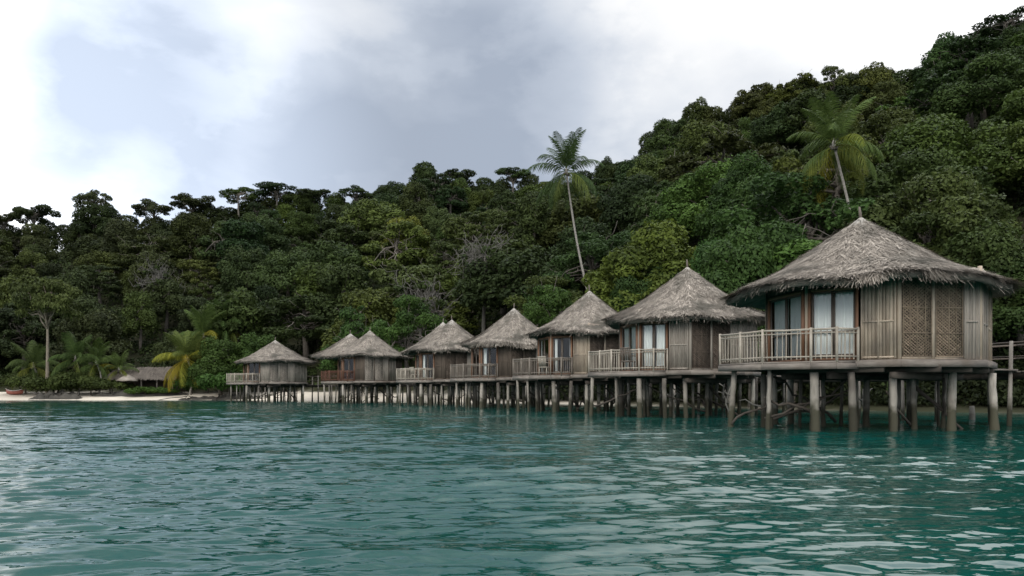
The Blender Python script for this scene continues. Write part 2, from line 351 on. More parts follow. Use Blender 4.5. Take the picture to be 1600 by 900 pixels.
for i in range(72):
    lam = .13 * (2.8 / .13) ** (i / 71.) * rng.uniform(.88, 1.14)
    th = rng.normal(0, .26 if lam > .8 else .34) + R_(90 + 8); k = 2 * math.pi / lam
    slope = .015 if lam > .9 else .026 if lam > .5 else .044 if lam > .2 else .040
    A = slope * lam / (2 * math.pi)
    kx, ky = k * math.cos(th), k * math.sin(th)
    fade = np.clip(1.6 - np.abs(kx) * sx / 1.2, 0, 1) * np.clip(1.6 - np.abs(ky) * sy / 1.2, 0, 1)
    ph = kx * X + ky * Y + rng.uniform(0, 6.28) + .9 * np.sin(X * .31 * rng.uniform(.5, 1.5) + Y * .2 + i)
    am = (.48 + .8 * gust) if lam < .9 else 1.0
    Zw += A * fade * am * (np.sin(ph) + .30 * np.cos(2 * ph + math.pi))      # peaked crests, broad troughs
Zw *= 1 - .36 / (1 + np.exp(-(X + .12 * Y - 2.2) / 1.6))          # calmer water in the lee of the hill and the bungalows
u_ = np.clip(X / np.maximum(Y, 5), -1.6, 1.6); s_ = Y - ys_of(u_)
tone = np.clip((s_ + 9) / 9, 0, 1) ** 1.6 * np.where(Y > 5, 1, 0) * np.where(s_ > 30, 0, 1)
Zw *= np.clip(1 - np.clip((s_ + 14) / 14, 0, 1) * .75, 0, 1)
nx, ny = len(wx), len(wy); I = np.arange(nx * ny).reshape(ny, nx)
b_ = MB(); b_.add(np.stack([X, Y, Zw], -1).reshape(-1, 3), np.stack([I[:-1, :-1], I[:-1, 1:], I[1:, 1:], I[1:, :-1]], -1).reshape(-1, 4), tone=tone.ravel())
tag(b_.build('sea_water', M['water'], smooth=True), kind='structure')

# ------------------------------------------------------------------ thatched roof
def roof_z(r, pk, ev):           # r as a fraction of the eave radius
    r = np.asarray(r, float)
    return np.where(r < .64, pk - (pk - ev) * .74 * (r / .64) ** .96, ev + (pk - ev) * .26 * (1 - (r - .64) / .36) ** 1.12)
def make_roof(R, pk, ev, seed, nb, a0, parent, centre=(0, 0), skip=None, big=1.0, flap=None):
    rg = np.random.default_rng(seed); m = MB()
    def rad(th, r):    # octagon with soft corners, more rounded toward the top, ragged at the eave
        loc = (np.mod(th - a0, math.pi / 4) - math.pi / 8)
        oc = math.cos(math.pi / 8) / np.cos(loc)
        k = .55 * np.clip(r / .5, 0, 1); rr = R * r * (1.02 * (1 - k) + k * oc * 1.03)
        return rr * (1 + .016 * np.sin(th * 3 + seed) + .012 * np.sin(th * 7 + seed * 2))
    def zz(th, r):
        z = roof_z(r, pk, ev)
        sag = .07 * np.sin(th * 2 + seed * 1.7) + .05 * np.sin(th * 5 + seed) + .03 * np.sin(th * 11 + seed * 3)
        return z + sag * np.clip((r - .25) / .75, 0, 1) ** 1.5
    nt_, nr = 96, 16
    th = np.linspace(0, 2 * math.pi, nt_, endpoint=False)
    rs = np.concatenate([np.linspace(.012, .64, 9), [.645], np.linspace(.66, 1, 6)])
    V = []
    for j, r in enumerate(rs):
        dz = -.05 if r >= .645 else 0
        x = rad(th, r) * np.cos(th); y = rad(th, r) * np.sin(th)
        V.append(np.stack([x, y, zz(th, r) + dz], -1))
    V.append(np.stack([rad(th, 1.0) * np.cos(th) * .995, rad(th, 1.0) * np.sin(th) * .995, zz(th, 1.0) - .23], -1))
    V.append(np.stack([rad(th, .64) * np.cos(th), rad(th, .64) * np.sin(th), zz(th, .64) - .26], -1))
    V.append(np.stack([rad(th, .02) * np.cos(th), rad(th, .02) * np.sin(th), zz(th, .02) - .26], -1))
    n = len(V); V = np.concatenate(V) + np.array([centre[0], centre[1], 0])
    k = np.arange(nt_); Q = []
    for j in range(n - 1):
        Q.append(np.stack([j * nt_ + k, (j + 1) * nt_ + k, (j + 1) * nt_ + (k + 1) % nt_, j * nt_ + (k + 1) % nt_], -1))
    m.add(V, np.concatenate(Q), tone=.22)
    # thatch blades
    def blades(th, r, lift, ln, wd, jit, drop=0.0):
        e = .004
        def pt(r_): return np.stack([rad(th, r_) * np.cos(th), rad(th, r_) * np.sin(th), zz(th, r_)], -1)
        p = pt(r); d = norm(pt(np.minimum(r + e, 1)) - pt(np.minimum(r + e, 1) - e))
        tg = np.stack([-np.sin(th), np.cos(th), np.zeros_like(th)], -1)
        nrm = norm(np.cross(tg, d)); nrm *= np.sign(nrm[:, 2:3] + 1e-6)
        d = norm(d + tg * rg.normal(0, jit, (len(th), 1)) + nrm * rg.normal(.02, .05, (len(th), 1)) - np.array([0, 0, 1]) * drop)
        sd_ = norm(np.cross(nrm, d)); up = nrm * lift[:, None]
        a_ = p + up - sd_ * wd[:, None] / 2; b2 = p + up + sd_ * wd[:, None] / 2
        tip = p + up * (.35 + rg.random((len(th), 1)) * 1.4) + d * ln[:, None]
        c_ = tip + sd_ * wd[:, None] * .22; e_ = tip - sd_ * wd[:, None] * .22
        V = np.stack([a_, b2, c_, e_], 1).reshape(-1, 3) + np.array([centre[0], centre[1], 0])
        if skip is not None:
            keep = skip(V.reshape(-1, 4, 3)[:, 2]); V = V.reshape(-1, 4, 3)[keep].reshape(-1, 3)
        nb_ = len(V) // 4
        cl = .5 + .5 * np.sin(th * 9 + r * 23 + seed) * np.sin(th * 4 - r * 11)
        tn = np.clip(rg.beta(1.0, 1.7, len(th)) * .95 + .22 * cl + .3 * (rg.random(len(th)) < .05), 0, 1)
        if skip is not None: tn = tn[keep]
        m.add(V, np.arange(nb_ * 4).reshape(-1, 4), tone=np.repeat(tn, 4))
    th = rg.uniform(0, 2 * math.pi, nb); r = np.sqrt(rg.uniform(.0005, .98, nb))
    blades(th, r, rg.uniform(.01, .06, nb), rg.uniform(.2, .62, nb) * np.clip(r * 2.2, .5, 1), np.clip(rg.lognormal(-3.72, .45, nb), .008, .075) * big, .46)
    ne = int(nb * .20); th = rg.uniform(0, 2 * math.pi, ne)      # ragged eave
    dn = 1 + .7 * (np.sin(th * 13 + seed) * np.sin(th * 29 + seed * 2) > .25)
    blades(th, rg.uniform(.955, 1.0, ne), rg.uniform(-.19, .05, ne), rg.uniform(.07, .2, ne) * dn, rg.uniform(.012, .04, ne) * big, .55, .35)
    ns = int(nb * .07); th = rg.uniform(0, 2 * math.pi, ns)      # step where the upper thatch ends
    blades(th, rg.uniform(.61, .645, ns), rg.uniform(.0, .05, ns), rg.uniform(.12, .3, ns), rg.uniform(.014, .035, ns) * big, .3, .1)
    if flap:                                            # loose thatch slipped over the eave
        for ang, wd_ in flap:
            nf_ = 500; blades(a0 + ang + rg.normal(0, wd_, nf_), rg.uniform(.86, 1.0, nf_), rg.uniform(-.05, .08, nf_), rg.uniform(.3, .62, nf_), rg.uniform(.012, .035, nf_) * big, .35, .55)
    rf = m.build('roof', M['thatch'], parent)
    c = MB(); cz = pk
    rr = np.array([.02, .12, .30, .52]); tt_ = np.linspace(0, 2 * math.pi, 16, endpoint=False); V = []
    for q, r in enumerate(rr / R): V.append(np.stack([np.cos(tt_) * r * R * (1 + .06 * np.sin(tt_ * 5 + seed)), np.sin(tt_) * r * R, np.full(16, float(roof_z(r, pk, ev)) + .06 - .01 * q + 0 * tt_)], -1))
    V.append(V[-1] * np.array([1.02, 1.02, 1]) - np.array([0, 0, .06]))
    V = np.concatenate(V) + np.array([centre[0], centre[1], 0]); k = np.arange(16)
    c.add(V, np.concatenate([np.stack([j * 16 + k, (j + 1) * 16 + k, (j + 1) * 16 + (k + 1) % 16, j * 16 + (k + 1) % 16], -1) for j in range(4)]), tone=.6)
    c.build('roof_cap', M['cap'], rf)
    fm = MB(); lean = rg.uniform(-.03, .03)
    fm.tube([(centre[0], centre[1], cz - .1), (centre[0] + lean, centre[1], cz + .17), (centre[0] + lean * 2, centre[1], cz + .36)], [.055, .045, .03], 8, .35)
    fm.build('finial', M['stile'], rf)
    return rf

# ------------------------------------------------------------------ bungalows
FLOOR = 2.0
A0 = R_(253.2)
def oct_v(k, R): t_ = A0 + k * math.pi / 4; return np.array([R * math.cos(t_), R * math.sin(t_)])
def face_frame(p, q, a, b):
    p, q = np.array(p), np.array(q); P = p + (q - p) * a; Q = p + (q - p) * b
    d = (Q - P); L = np.linalg.norm(d); d /= L
    n = np.array([d[1], -d[0]]); mid = (P + Q) / 2
    if np.dot(n, mid) < 0: n = -n
    return P, Q, d, n, L
def slat_panel(m, fr, z0, z1, rg, sw=.085, out=0.0, mid=None, bt=.5):
    P, Q, d, n, L = fr; k = max(2, int(L / sw)); wd = L / k
    rz = math.atan2(d[1], d[0])
    base = rg.uniform(-.12, .12)
    c = (P + Q) / 2 - n * .05
    m.box((c[0], c[1], (z0 + z1) / 2), (L, .03, z1 - z0), .2, rz)
    for i in range(k):
        c = P + d * (i + .5) * wd + n * (out + rg.uniform(-.008, .008))
        m.box((c[0], c[1], (z0 + z1) / 2 + rg.uniform(-.01, .01)), (wd * rg.uniform(.86, .97), .035, z1 - z0 - .02), float(np.clip(rg.beta(2, 2) + base, 0, 1)), rz)
    for zb in ([] if mid is None else mid):
        c = (P + Q) / 2 + n * (out + .03)
        m.box((c[0], c[1], zb), (L - .01, .03, .05), .75, rz)
    for f_ in ([.0, .5, 1.0] if L > .9 else [0, 1.]):
        c = P + d * min(max(L * f_, .03), L - .03) + n * (out + .035)
        m.box((c[0], c[1], (z0 + z1) / 2), (.045, .035, z1 - z0 - .04), .8, rz)
def lattice_panel(m, fr, z0, z1, rg, sp=.088):
    P, Q, d, n, L = fr; rz = math.atan2(d[1], d[0]); H = z1 - z0
    for fam, sl in ((0, .8), (1, -.8)):                # split cane woven on the diagonal
        off = -L
        while off < H + L:
            pts_ = []
            for s_ in (0, L):
                z = off + sl * s_ if sl > 0 else off + sl * (s_ - L)
                pts_.append((s_, z))
            (sa, za), (sb, zb) = pts_
            lo, hi = 0.0, 1.0
            for lim, sg in ((0, 1), (H, -1)):          # clip to the panel
                fa, fb = sg * (za - lim), sg * (zb - lim)
                if fa < 0 and fb < 0: lo = 1; hi = 0; break
                if fa < 0: lo = max(lo, fa / (fa - fb))
                elif fb < 0: hi = min(hi, fa / (fa - fb))
            if hi - lo > .03:
                e = []
                for t_ in (lo, hi):
                    s_ = sa + (sb - sa) * t_; z = za + (zb - za) * t_ + rg.normal(0, .006); c = P + d * s_ + n * (.006 + .014 * fam); e.append((c[0], c[1], z0 + z))
                m.beam(e[0], e[1], .010, .030 * rg.uniform(.6, 1.3), float(rg.beta(1.5, 1.5)))
            off += sp * rg.uniform(.88, 1.12)
    k = int(L / .2)
    for i in range(k + 1):
        c = P + d * min(L - .02, max(.02, i * L / k + rg.normal(0, .008))) + n * .034
        m.box((c[0], c[1], (z0 + z1) / 2), (.024, .012, H), float(rg.beta(2, 2)), rz)
    for f_ in (.01, .30, .62, .99):
        c = (P + Q) / 2 + n * .044; m.box((c[0], c[1], z0 + H * f_), (L, .014, .03), float(rg.beta(2, 2)), rz)
def door_pair(root, fr, rg, curtains, z0, z1):
    P, Q, d, n, L = fr; rz = math.atan2(d[1], d[0])
    m = MB()
    for s_ in (.04, L - .04):
        c = P + d * s_ + n * .02; m.box((c[0], c[1], (z0 + z1) / 2), (.07, .13, z1 - z0), rg.uniform(.3, .9), rz)
    c = (P + Q) / 2 + n * .02; m.box((c[0], c[1], z1 - .04), (L - .17, .12, .08), .5, rz); m.box((c[0], c[1], z0 + .03), (L - .17, .12, .06), .3, rz)
    m.build('door_frame', M['frame'], root)
    inner = L - .18; hw = inner / 2
    for i in range(2):
        s0 = .09 + i * hw; g = MB()
        for s_ in (s0 + .03, s0 + hw - .03):
            c = P + d * s_; g.box((c[0], c[1], (z0 + z1) / 2), (.042, .05, z1 - z0 - .16), rg.uniform(.3, .8), rz)
        for z_, h_ in ((z1 - .11, .06), (z0 + .13, .1), (z0 + .82, .04)):
            c = P + d * (s0 + hw / 2); g.box((c[0], c[1], z_), (hw - .115, .045, h_), .5, rz)
        dr = g.build('glass_door', M['stile'], root)
        p_ = MB(); a_ = P + d * (s0 + .06); b2 = P + d * (s0 + hw - .06)
        p_.add([(a_[0], a_[1], z0 + .18), (b2[0], b2[1], z0 + .18), (b2[0], b2[1], z1 - .14), (a_[0], a_[1], z1 - .14)], [(3, 2, 1, 0)])
        p_.build('pane', M['glass'], dr)
        if curtains[i] > 0:
            cw = (hw - .08) * curtains[i]; o0 = s0 + .04 + (0 if i == 0 else (hw - .08) - cw); ns = 40; cm = MB(); V = []
            ph = rg.uniform(0, 6)
            for j in range(ns + 1):
                f_ = j / ns; wv = .028 * math.sin(f_ * cw * 34 + ph) + .012 * math.sin(f_ * cw * 61 + ph * 2)
                q = P + d * (o0 + f_ * cw) - n * (.10 + wv)
                V.append((q[0], q[1], z0 + .06)); V.append((q[0], q[1], z1 - .12))
            cm.add(V, [(2 * j, 2 * j + 2, 2 * j + 3, 2 * j + 1) for j in range(ns)], tone=float(rg.uniform(.3, .9)))
            cm.build('curtain', M['curtain'], root, smooth=True)
def railing(root, pts, z, rg, mat, close_rail=True):
    m = MB(); h = .90
    for p, q in zip(pts[:-1], pts[1:]):
        p, q = np.array(p), np.array(q); L = np.linalg.norm(q - p); d = (q - p) / L
        m.tube([(p[0], p[1], z + h), ((p[0] + q[0]) / 2, (p[1] + q[1]) / 2, z + h - .012), (q[0], q[1], z + h)], .034, 6, rg.uniform(.5, .9))
        m.tube([(p[0], p[1], z + h - .11), (q[0], q[1], z + h - .11)], .022, 6, rg.uniform(.4, .9))
        m.tube([(p[0], p[1], z + .13), (q[0], q[1], z + .13)], .024, 6, rg.uniform(.3, .8))
        k = max(2, int(L / .125))
        for i in range(1, k):
            c = p + d * (i * L / k + rg.normal(0, .008)); t_ = rg.normal(0, .012)
            m.tube([(c[0], c[1], z + .05), (c[0] + d[0] * t_, c[1] + d[1] * t_, z + h - .03)], rg.uniform(.012, .02), 5, float(rg.beta(2, 2)), cap=False)
        kk = max(1, int(round(L / 1.15)))
        for i in range(0, kk):
            c = p + d * (i * L / kk); m.tube([(c[0], c[1], z - .12), (c[0], c[1], z + h + .05)], .042, 7, rg.uniform(.4, .9))
    c = pts[-1]; m.tube([(c[0], c[1], z - .12), (c[0], c[1], z + h + .05)], .042, 7, .6)
    return m.build('railing', mat, root)
PILES = [(-4.5, .15, .10, 1.0), (-3.95, -1.15, .085, .8), (-3.15, .25, .13, .35), (-2.95, .75, .12, .3), (-2.95, -2.1, .14, 1.0), (-1.9, -2.45, .14, .55), (-.95, -2.45, .13, .95),
         (.45, -1.2, .12, .8), (1.45, -1.85, .135, 1.25), (2.75, -1.3, .125, 1.3), (2.9, .6, .12, .8), (.5, 2.6, .12, .7), (-1.5, 2.5, .12, .7), (2.2, 2.0, .12, .7), (-2.5, 1.9, .12, .7),
         (.1, .6, .11, .6), (-1.2, .9, .11, .7), (1.5, .6, .11, .6), (-1.0, -.8, .10, .6), (-2.2, -.5, .10, .6),
         (-3.5, -.5, .075, .6), (-2.0, .9, .07, .5), (-.4, -1.7, .08, .6), (.9, .0, .075, .5), (-.5, 1.6, .07, .5), (1.9, -.9, .075, .7), (2.4, .3, .07, .5), (-2.6, -1.2, .07, .5)]
def crooked(m, p, q, r, rg, n=6, amp=.08, tone=.5):
    p, q = np.array(p, float), np.array(q, float); pts = [p + (q - p) * i / n + (rg.normal(0, amp, 3) if 0 < i < n else 0) for i in range(n + 1)]
    m.tube(pts, [r * (1 - .45 * i / n) for i in range(n + 1)], 6, tone)
def bungalow(name, label, px, d, v0, S, Rr, pk, ev, seed, nb, c1=(1, 1), c2=(1, 1), panel='bamboo', lat='lattice', rail='rail', twin=None, big=1.0, rc=(0, 0), flap=None):
    rg = np.random.default_rng(seed)
    x, y, _ = at(px, d); root = thing(name, label, 'bungalow', (x, y, 0), R_(v0 - 253.2), 'thatched bungalows on stilts')
    Rw = 3.25 * S; V = {k: oct_v(k, Rw) for k in range(-4, 5)}
    z0, z1 = FLOOR + .01, 4.52 + (ev - 4.2)
    # platform
    m = MB(); m.prism([oct_v(k, Rw + .14) for k in range(8)], FLOOR - .13, FLOOR, .5); m.build('floor', M['deck'], root)
    m = MB()
    for k in range(8):
        p, q = oct_v(k, Rw + .165), oct_v(k + 1, Rw + .165); m.beam((p[0], p[1], FLOOR - .12), (q[0], q[1], FLOOR - .12), .05, .17, rg.uniform(.3, .9))
    m.build('fascia', M['deck'], root)
    m = MB()
    for i in range(-3, 4):
        o = i * .95 * S; h = math.sqrt(max(.1, (Rw * .98) ** 2 - o ** 2)); a = R_(40)
        ca, sa = math.cos(a), math.sin(a)
        m.beam((o * ca - h * sa, o * sa + h * ca, FLOOR - .24), (o * ca + h * sa, o * sa - h * ca, FLOOR - .24), .12, .2, rg.uniform(.2, .8))
    for i in (-1.6, 0, 1.6):
        o = i * S; h = math.sqrt(Rw ** 2 - o ** 2) * .97; a = R_(130); ca, sa = math.cos(a), math.sin(a)
        m.beam((o * ca - h * sa, o * sa + h * ca, FLOOR - .43), (o * ca + h * sa, o * sa - h * ca, FLOOR - .43), .16, .18, rg.uniform(.2, .8))
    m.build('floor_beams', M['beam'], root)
    # walls
    for k in range(-4, 4):
        m = MB(); c = V[k] * .99; m.tube([(c[0], c[1], z0), (c[0], c[1], z1 + .05)], .062, 8, rg.uniform(.4, .9)); m.build('corner_post', M[panel], root)
    H = z1 - z0
    def wall(k0, k1, a, b, mat, mid):
        m = MB(); slat_panel(m, face_frame(V[k0], V[k1], a, b), z0, z1, rg, mid=mid); m.build('wall_panel', M[mat], root)
    wall(0, -1, .03, .40, panel, [z0 + .06, z0 + 1.05, z1 - .35])
    dz1 = z0 + 2.06
    door_pair(root, face_frame(V[0], V[-1], .42, .975), rg, c2, z0, dz1)
    door_pair(root, face_frame(V[-1], V[-2], .03, .90), rg, c1, z0, dz1)
    for k0, k1, a, b in ((0, -1, .42, .975), (-1, -2, .03, .90)):
        m = MB(); slat_panel(m, face_frame(V[k0], V[k1], a, b), dz1 + .005, z1, rg); m.build('wall_panel', M['dark_panel'], root)
    wall(-1, -2, .905, .97, 'dark_panel', None)
    wall(-2, -3, .03, .97, 'dark_panel', [z0 + 1.0]); wall(-3, -4, .03, .97, panel, [z0 + 1.0]); wall(4, 3, .03, .97, panel, [z0 + 1.0]); wall(3, 2, .03, .97, panel, [z0 + 1.0])
    for a, b in ((.03, .385), (.425, .765)):
        m = MB(); lattice_panel(m, face_frame(V[0], V[1], a, b), z0 + .05, z1 - .3, rg); fr = face_frame(V[0], V[1], a, b)
        P, Q, d_, n_, L_ = fr; rz = math.atan2(d_[1], d_[0]); c = (P + Q) / 2
        m.build('lattice_screen', M[lat], root)
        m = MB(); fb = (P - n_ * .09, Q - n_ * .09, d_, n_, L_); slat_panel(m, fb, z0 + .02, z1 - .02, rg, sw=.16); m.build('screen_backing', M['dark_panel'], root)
        m = MB(); c = (P + Q) / 2; m.box((c[0], c[1], z1 - .14), (L_, .05, .30), .3, rz); m.box((c[0], c[1], z0 + .03), (L_, .06, .05), .6, rz); m.build('screen_frame', M[panel], root)
    m = MB(); fr = face_frame(V[0], V[1], .388, .422); P, Q, d_, n_, L_ = fr; c = (P + Q) / 2; m.box((c[0], c[1], (z0 + z1) / 2), (L_, .07, H), .6, math.atan2(d_[1], d_[0])); m.build('mullion', M[panel], root)
    wall(0, 1, .775, .97, 'grey_panel', [z0 + 1.05])
    wall(1, 2, .03, .49, 'grey_panel', [z0 + 1.02]); wall(1, 2, .5, .97, panel, [z0 + .95])
    # inner screen wall keeps the room dark behind the lattice
    # balcony
    k = S
    B, C, D, E = (-4.85 * k, .35 * k), (-4.2 * k, -1.55 * k), (-3.1 * k, -2.35 * k), (-2.55 * k, -2.78 * k)
    W = V[0] + (V[-1] - V[0]) * .42; G = V[-2] * 1.02
    out = [tuple(G), B, C, D, E, tuple(W * 1.03)]
    m = MB(); zt = FLOOR - .03
    P_ = out + [tuple(V[-1] * 1.045)]
    m.prism(P_, zt - .055, zt, .6)
    dk = m.build('balcony_deck', M['deck'], root)
    m = MB()
    for p, q in zip(out[1:-1], out[2:]):
        m.beam((p[0], p[1], zt - .14), (q[0], q[1], zt - .14), .05, .17, rg.uniform(.4, .9))
    m.beam((out[0][0], out[0][1], zt - .14), (out[1][0], out[1][1], zt - .14), .05, .17, .5)
    m.build('fascia', M['deck'], root)
    railing(root, [tuple(np.array(G) * 1.0)] + [tuple(np.array(p) * .99) for p in (B, C, D, E)] + [tuple(W * 1.045)], zt, rg, M[rail])
    # piles
    for i, (a, b, r, tn) in enumerate(PILES):
        a, b = a * S + rg.normal(0, .10), b * S + rg.normal(0, .10)
        lx, ly = rg.normal(0, .09, 2); m = MB(); r = r * rg.uniform(.62, .9)
        top = FLOOR - (.22 if i < 2 else .34)
        zs_ = [-2.2, -.3, .05, .35, .65, .95, 1.25, top]; kf = [(top - z_) / (top + 2.2) for z_ in zs_]
        m.tube([(a + lx * f_ + rg.normal(0, .006), b + ly * f_ + rg.normal(0, .006), z_) for f_, z_ in zip(kf, zs_)], [r * (1 + .1 * f_) * rg.uniform(.9, 1.08) * (1.1 if .0 < z_ < .2 else 1) for f_, z_ in zip(kf, zs_)], 10, rg.uniform(.2, .9))
        st = m.build('stilt', M['pile'], root); tn = tn * 1.1 + .2; st.color = (tn, tn, tn * .98, 1)
    for i in range(16):
        p, q = [PILES[j] for j in rg.choice(len(PILES), 2, replace=False)]
        if math.hypot(p[0] - q[0], p[1] - q[1]) > 3.2: continue
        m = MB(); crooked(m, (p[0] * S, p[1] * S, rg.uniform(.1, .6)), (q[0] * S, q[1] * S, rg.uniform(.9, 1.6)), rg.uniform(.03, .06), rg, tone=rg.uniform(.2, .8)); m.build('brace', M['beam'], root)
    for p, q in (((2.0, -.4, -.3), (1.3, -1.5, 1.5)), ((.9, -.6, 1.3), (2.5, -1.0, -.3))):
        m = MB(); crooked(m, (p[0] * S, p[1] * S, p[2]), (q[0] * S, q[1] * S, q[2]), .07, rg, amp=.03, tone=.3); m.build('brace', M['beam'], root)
    # roof
    if twin is None:
        make_roof(Rr, pk, ev, seed, nb, A0, root, big=big, centre=rc, flap=flap)
    else:
        tx, ty, tR, tpk = twin
        def out_of(cx, cy, R2, pk2, ev2):
            return lambda Pp: Pp[:, 2] > roof_z(np.clip(np.hypot(Pp[:, 0] - cx, Pp[:, 1] - cy) / R2, 0, 1), pk2, ev2) - .12
        make_roof(Rr, pk, ev, seed, nb, A0, root, big=big)
        make_roof(tR, tpk, ev + .02, seed + 50, nb, A0, root, centre=(tx, ty), big=big)
    return root
def pkz(py, d): return CAMZ + (HORIZON - py) * d / F
H1 = bungalow('stilt_bungalow', 'nearest and largest thatched bungalow on stilts, closed white curtains behind its glass doors', 1367, 25, 256.5, 1.0, 4.0, 6.52, 4.24, 3, 32000, rc=(-.45, 0), flap=((-.12, .05), (.30, .04)))
H2 = bungalow('stilt_bungalow', 'thatched stilt bungalow next beyond the nearest one, blue-grey curtained doors and pale bamboo balcony', 1074, 36.2, 260, .93, 3.6, pkz(418, 36.2), 4.3, 5, 22000, (1, .8), (.9, .8), panel='grey_panel', lat='dark_panel', big=1.2)
H3 = bungalow('stilt_bungalow', 'third nearest stilt bungalow, dark half open doorway with a pale chair on its balcony', 921, 45.2, 264, .90, 3.45, pkz(455, 45.2), 4.35, 8, 11000, (.3, .2), (.2, .35), lat='dark_panel', rail='darkrail', big=1.4)
H4 = bungalow('stilt_bungalow', 'fourth nearest stilt bungalow, ragged thatch drooping low over its front, dark doors', 803, 55, 266, .90, 3.5, pkz(482, 55), 4.3, 12, 9000, (0, 0), (0, .5), panel='dark_panel', lat='dark_panel', rail='darkrail', big=1.6, flap=((-.35, .22), (.3, .12)))
H5 = bungalow('stilt_bungalow', 'fifth nearest stilt bungalow with a second lower roof peak just behind its left side', 706, 65, 264, .92, 3.7, pkz(500, 65), 4.35, 15, 8000, (0, .3), (0, .4), panel='dark_panel', lat='dark_panel', twin=(-.45, 2.6, 3.5, pkz(504, 67.6)), big=1.8)
H6 = bungalow('stilt_bungalow', 'stilt bungalow with twin thatched peaks of nearly equal height and a red-brown balcony railing', 578, 73.5, 270, .90, 3.5, pkz(517, 73.5), 4.3, 18, 8000, (.6, 0), (0, 0), panel='dark_panel', lat='grey_panel', rail='redrail', twin=(-1.62, 1.42, 3.5, pkz(522, 74.6)), big=2.0)
H7 = bungalow('stilt_bungalow', 'farthest stilt bungalow, standing alone at the left end of the row by the beach', 430, 84.5, 276, 1.0, 4.0, pkz(532, 84.5), 4.2, 21, 8000, (0, 0), (0, 0), panel='grey_panel', lat='grey_panel', big=2.0)
HUTS = [H1, H2, H3, H4, H5, H6, H7]

# ------------------------------------------------------------------ boardwalk behind the row
def boardwalk():
    C = [np.array(h.location[:2]) for h in HUTS]
    line = [C[0] + np.array([8.4, -9.5])] + [c + np.array([5.3, 2.3]) for c in C[:4]] + [C[4] + np.array([5.2, 3.0]), C[5] + np.array([4.2, 4.8]), C[6] + np.array([3.4, 4.4]), C[6] + np.array([-4, 8])]
    root = thing('boardwalk', 'weathered timber boardwalk with a rail running behind the stilt bungalows to shore', 'boardwalk', (0, 0, 0))
    rg = np.random.default_rng(77); dk = MB(); ra = MB(); bm = MB(); z = FLOOR - .25
    for p, q in zip(line[:-1], line[1:]):
        L = np.linalg.norm(q - p); d = (q - p) / L; n = np.array([-d[1], d[0]]); k = int(L / .22)
        for i in range(k):
            c = p + d * (i + .5) * L / k; dk.box((c[0], c[1], z), (.20, 1.6, .05), float(rg.beta(2, 2)), math.atan2(d[1], d[0]))
        for s_ in (-.72, .72):
            a, b = p + n * s_, q + n * s_; bm.beam((a[0], a[1], z - .13), (b[0], b[1], z - .13), .1, .2, rg.uniform(.2, .8))
            ra.tube([(a[0], a[1], z + .95), (b[0], b[1], z + .95)], .035, 6, .7); ra.tube([(a[0], a[1], z + .5), (b[0], b[1], z + .5)], .025, 6, .5)
        kk = int(L / 2.2)
        for i in range(kk):
            for s_ in (-.8, .8):
                c = p + d * (i + .5) * L / kk + n * s_
                m = MB(); m.tube([(c[0] + rg.normal(0, .05), c[1] + rg.normal(0, .05), -2.2), (c[0], c[1], z + 1.0 if i % 2 == 0 else z - .03)], [.10, .055], 8, rg.uniform(.2, .9))
                o = m.build('post', M['pile'], root); t_ = rg.uniform(.5, 1.2); o.color = (t_, t_, t_, 1)
    dk.build('deck', M['deck'], root); ra.build('handrail', M['stile'], root); bm.build('beam', M['beam'], root)
    for h in HUTS:                                     # short link bridges to the back doors
        hx_ = np.array(h.location[:2]); best = None
        for p, q in zip(line[:-1], line[1:]):
            t_ = np.clip(np.dot(hx_ - p, q - p) / np.dot(q - p, q - p), 0, 1); c = p + (q - p) * t_
            if best is None or np.linalg.norm(c - hx_) < np.linalg.norm(best - hx_): best = c
        v = best - hx_; L = np.linalg.norm(v); v /= L; a = hx_ + v * 3.25; b = hx_ + v * (L - .75); m = MB()
        if L < 4.2: continue
        m.beam((a[0], a[1], FLOOR - .17), (b[0], b[1], FLOOR - .2), 1.1, .06, .5); m.build('link_bridge', M['deck'], root)
boardwalk()

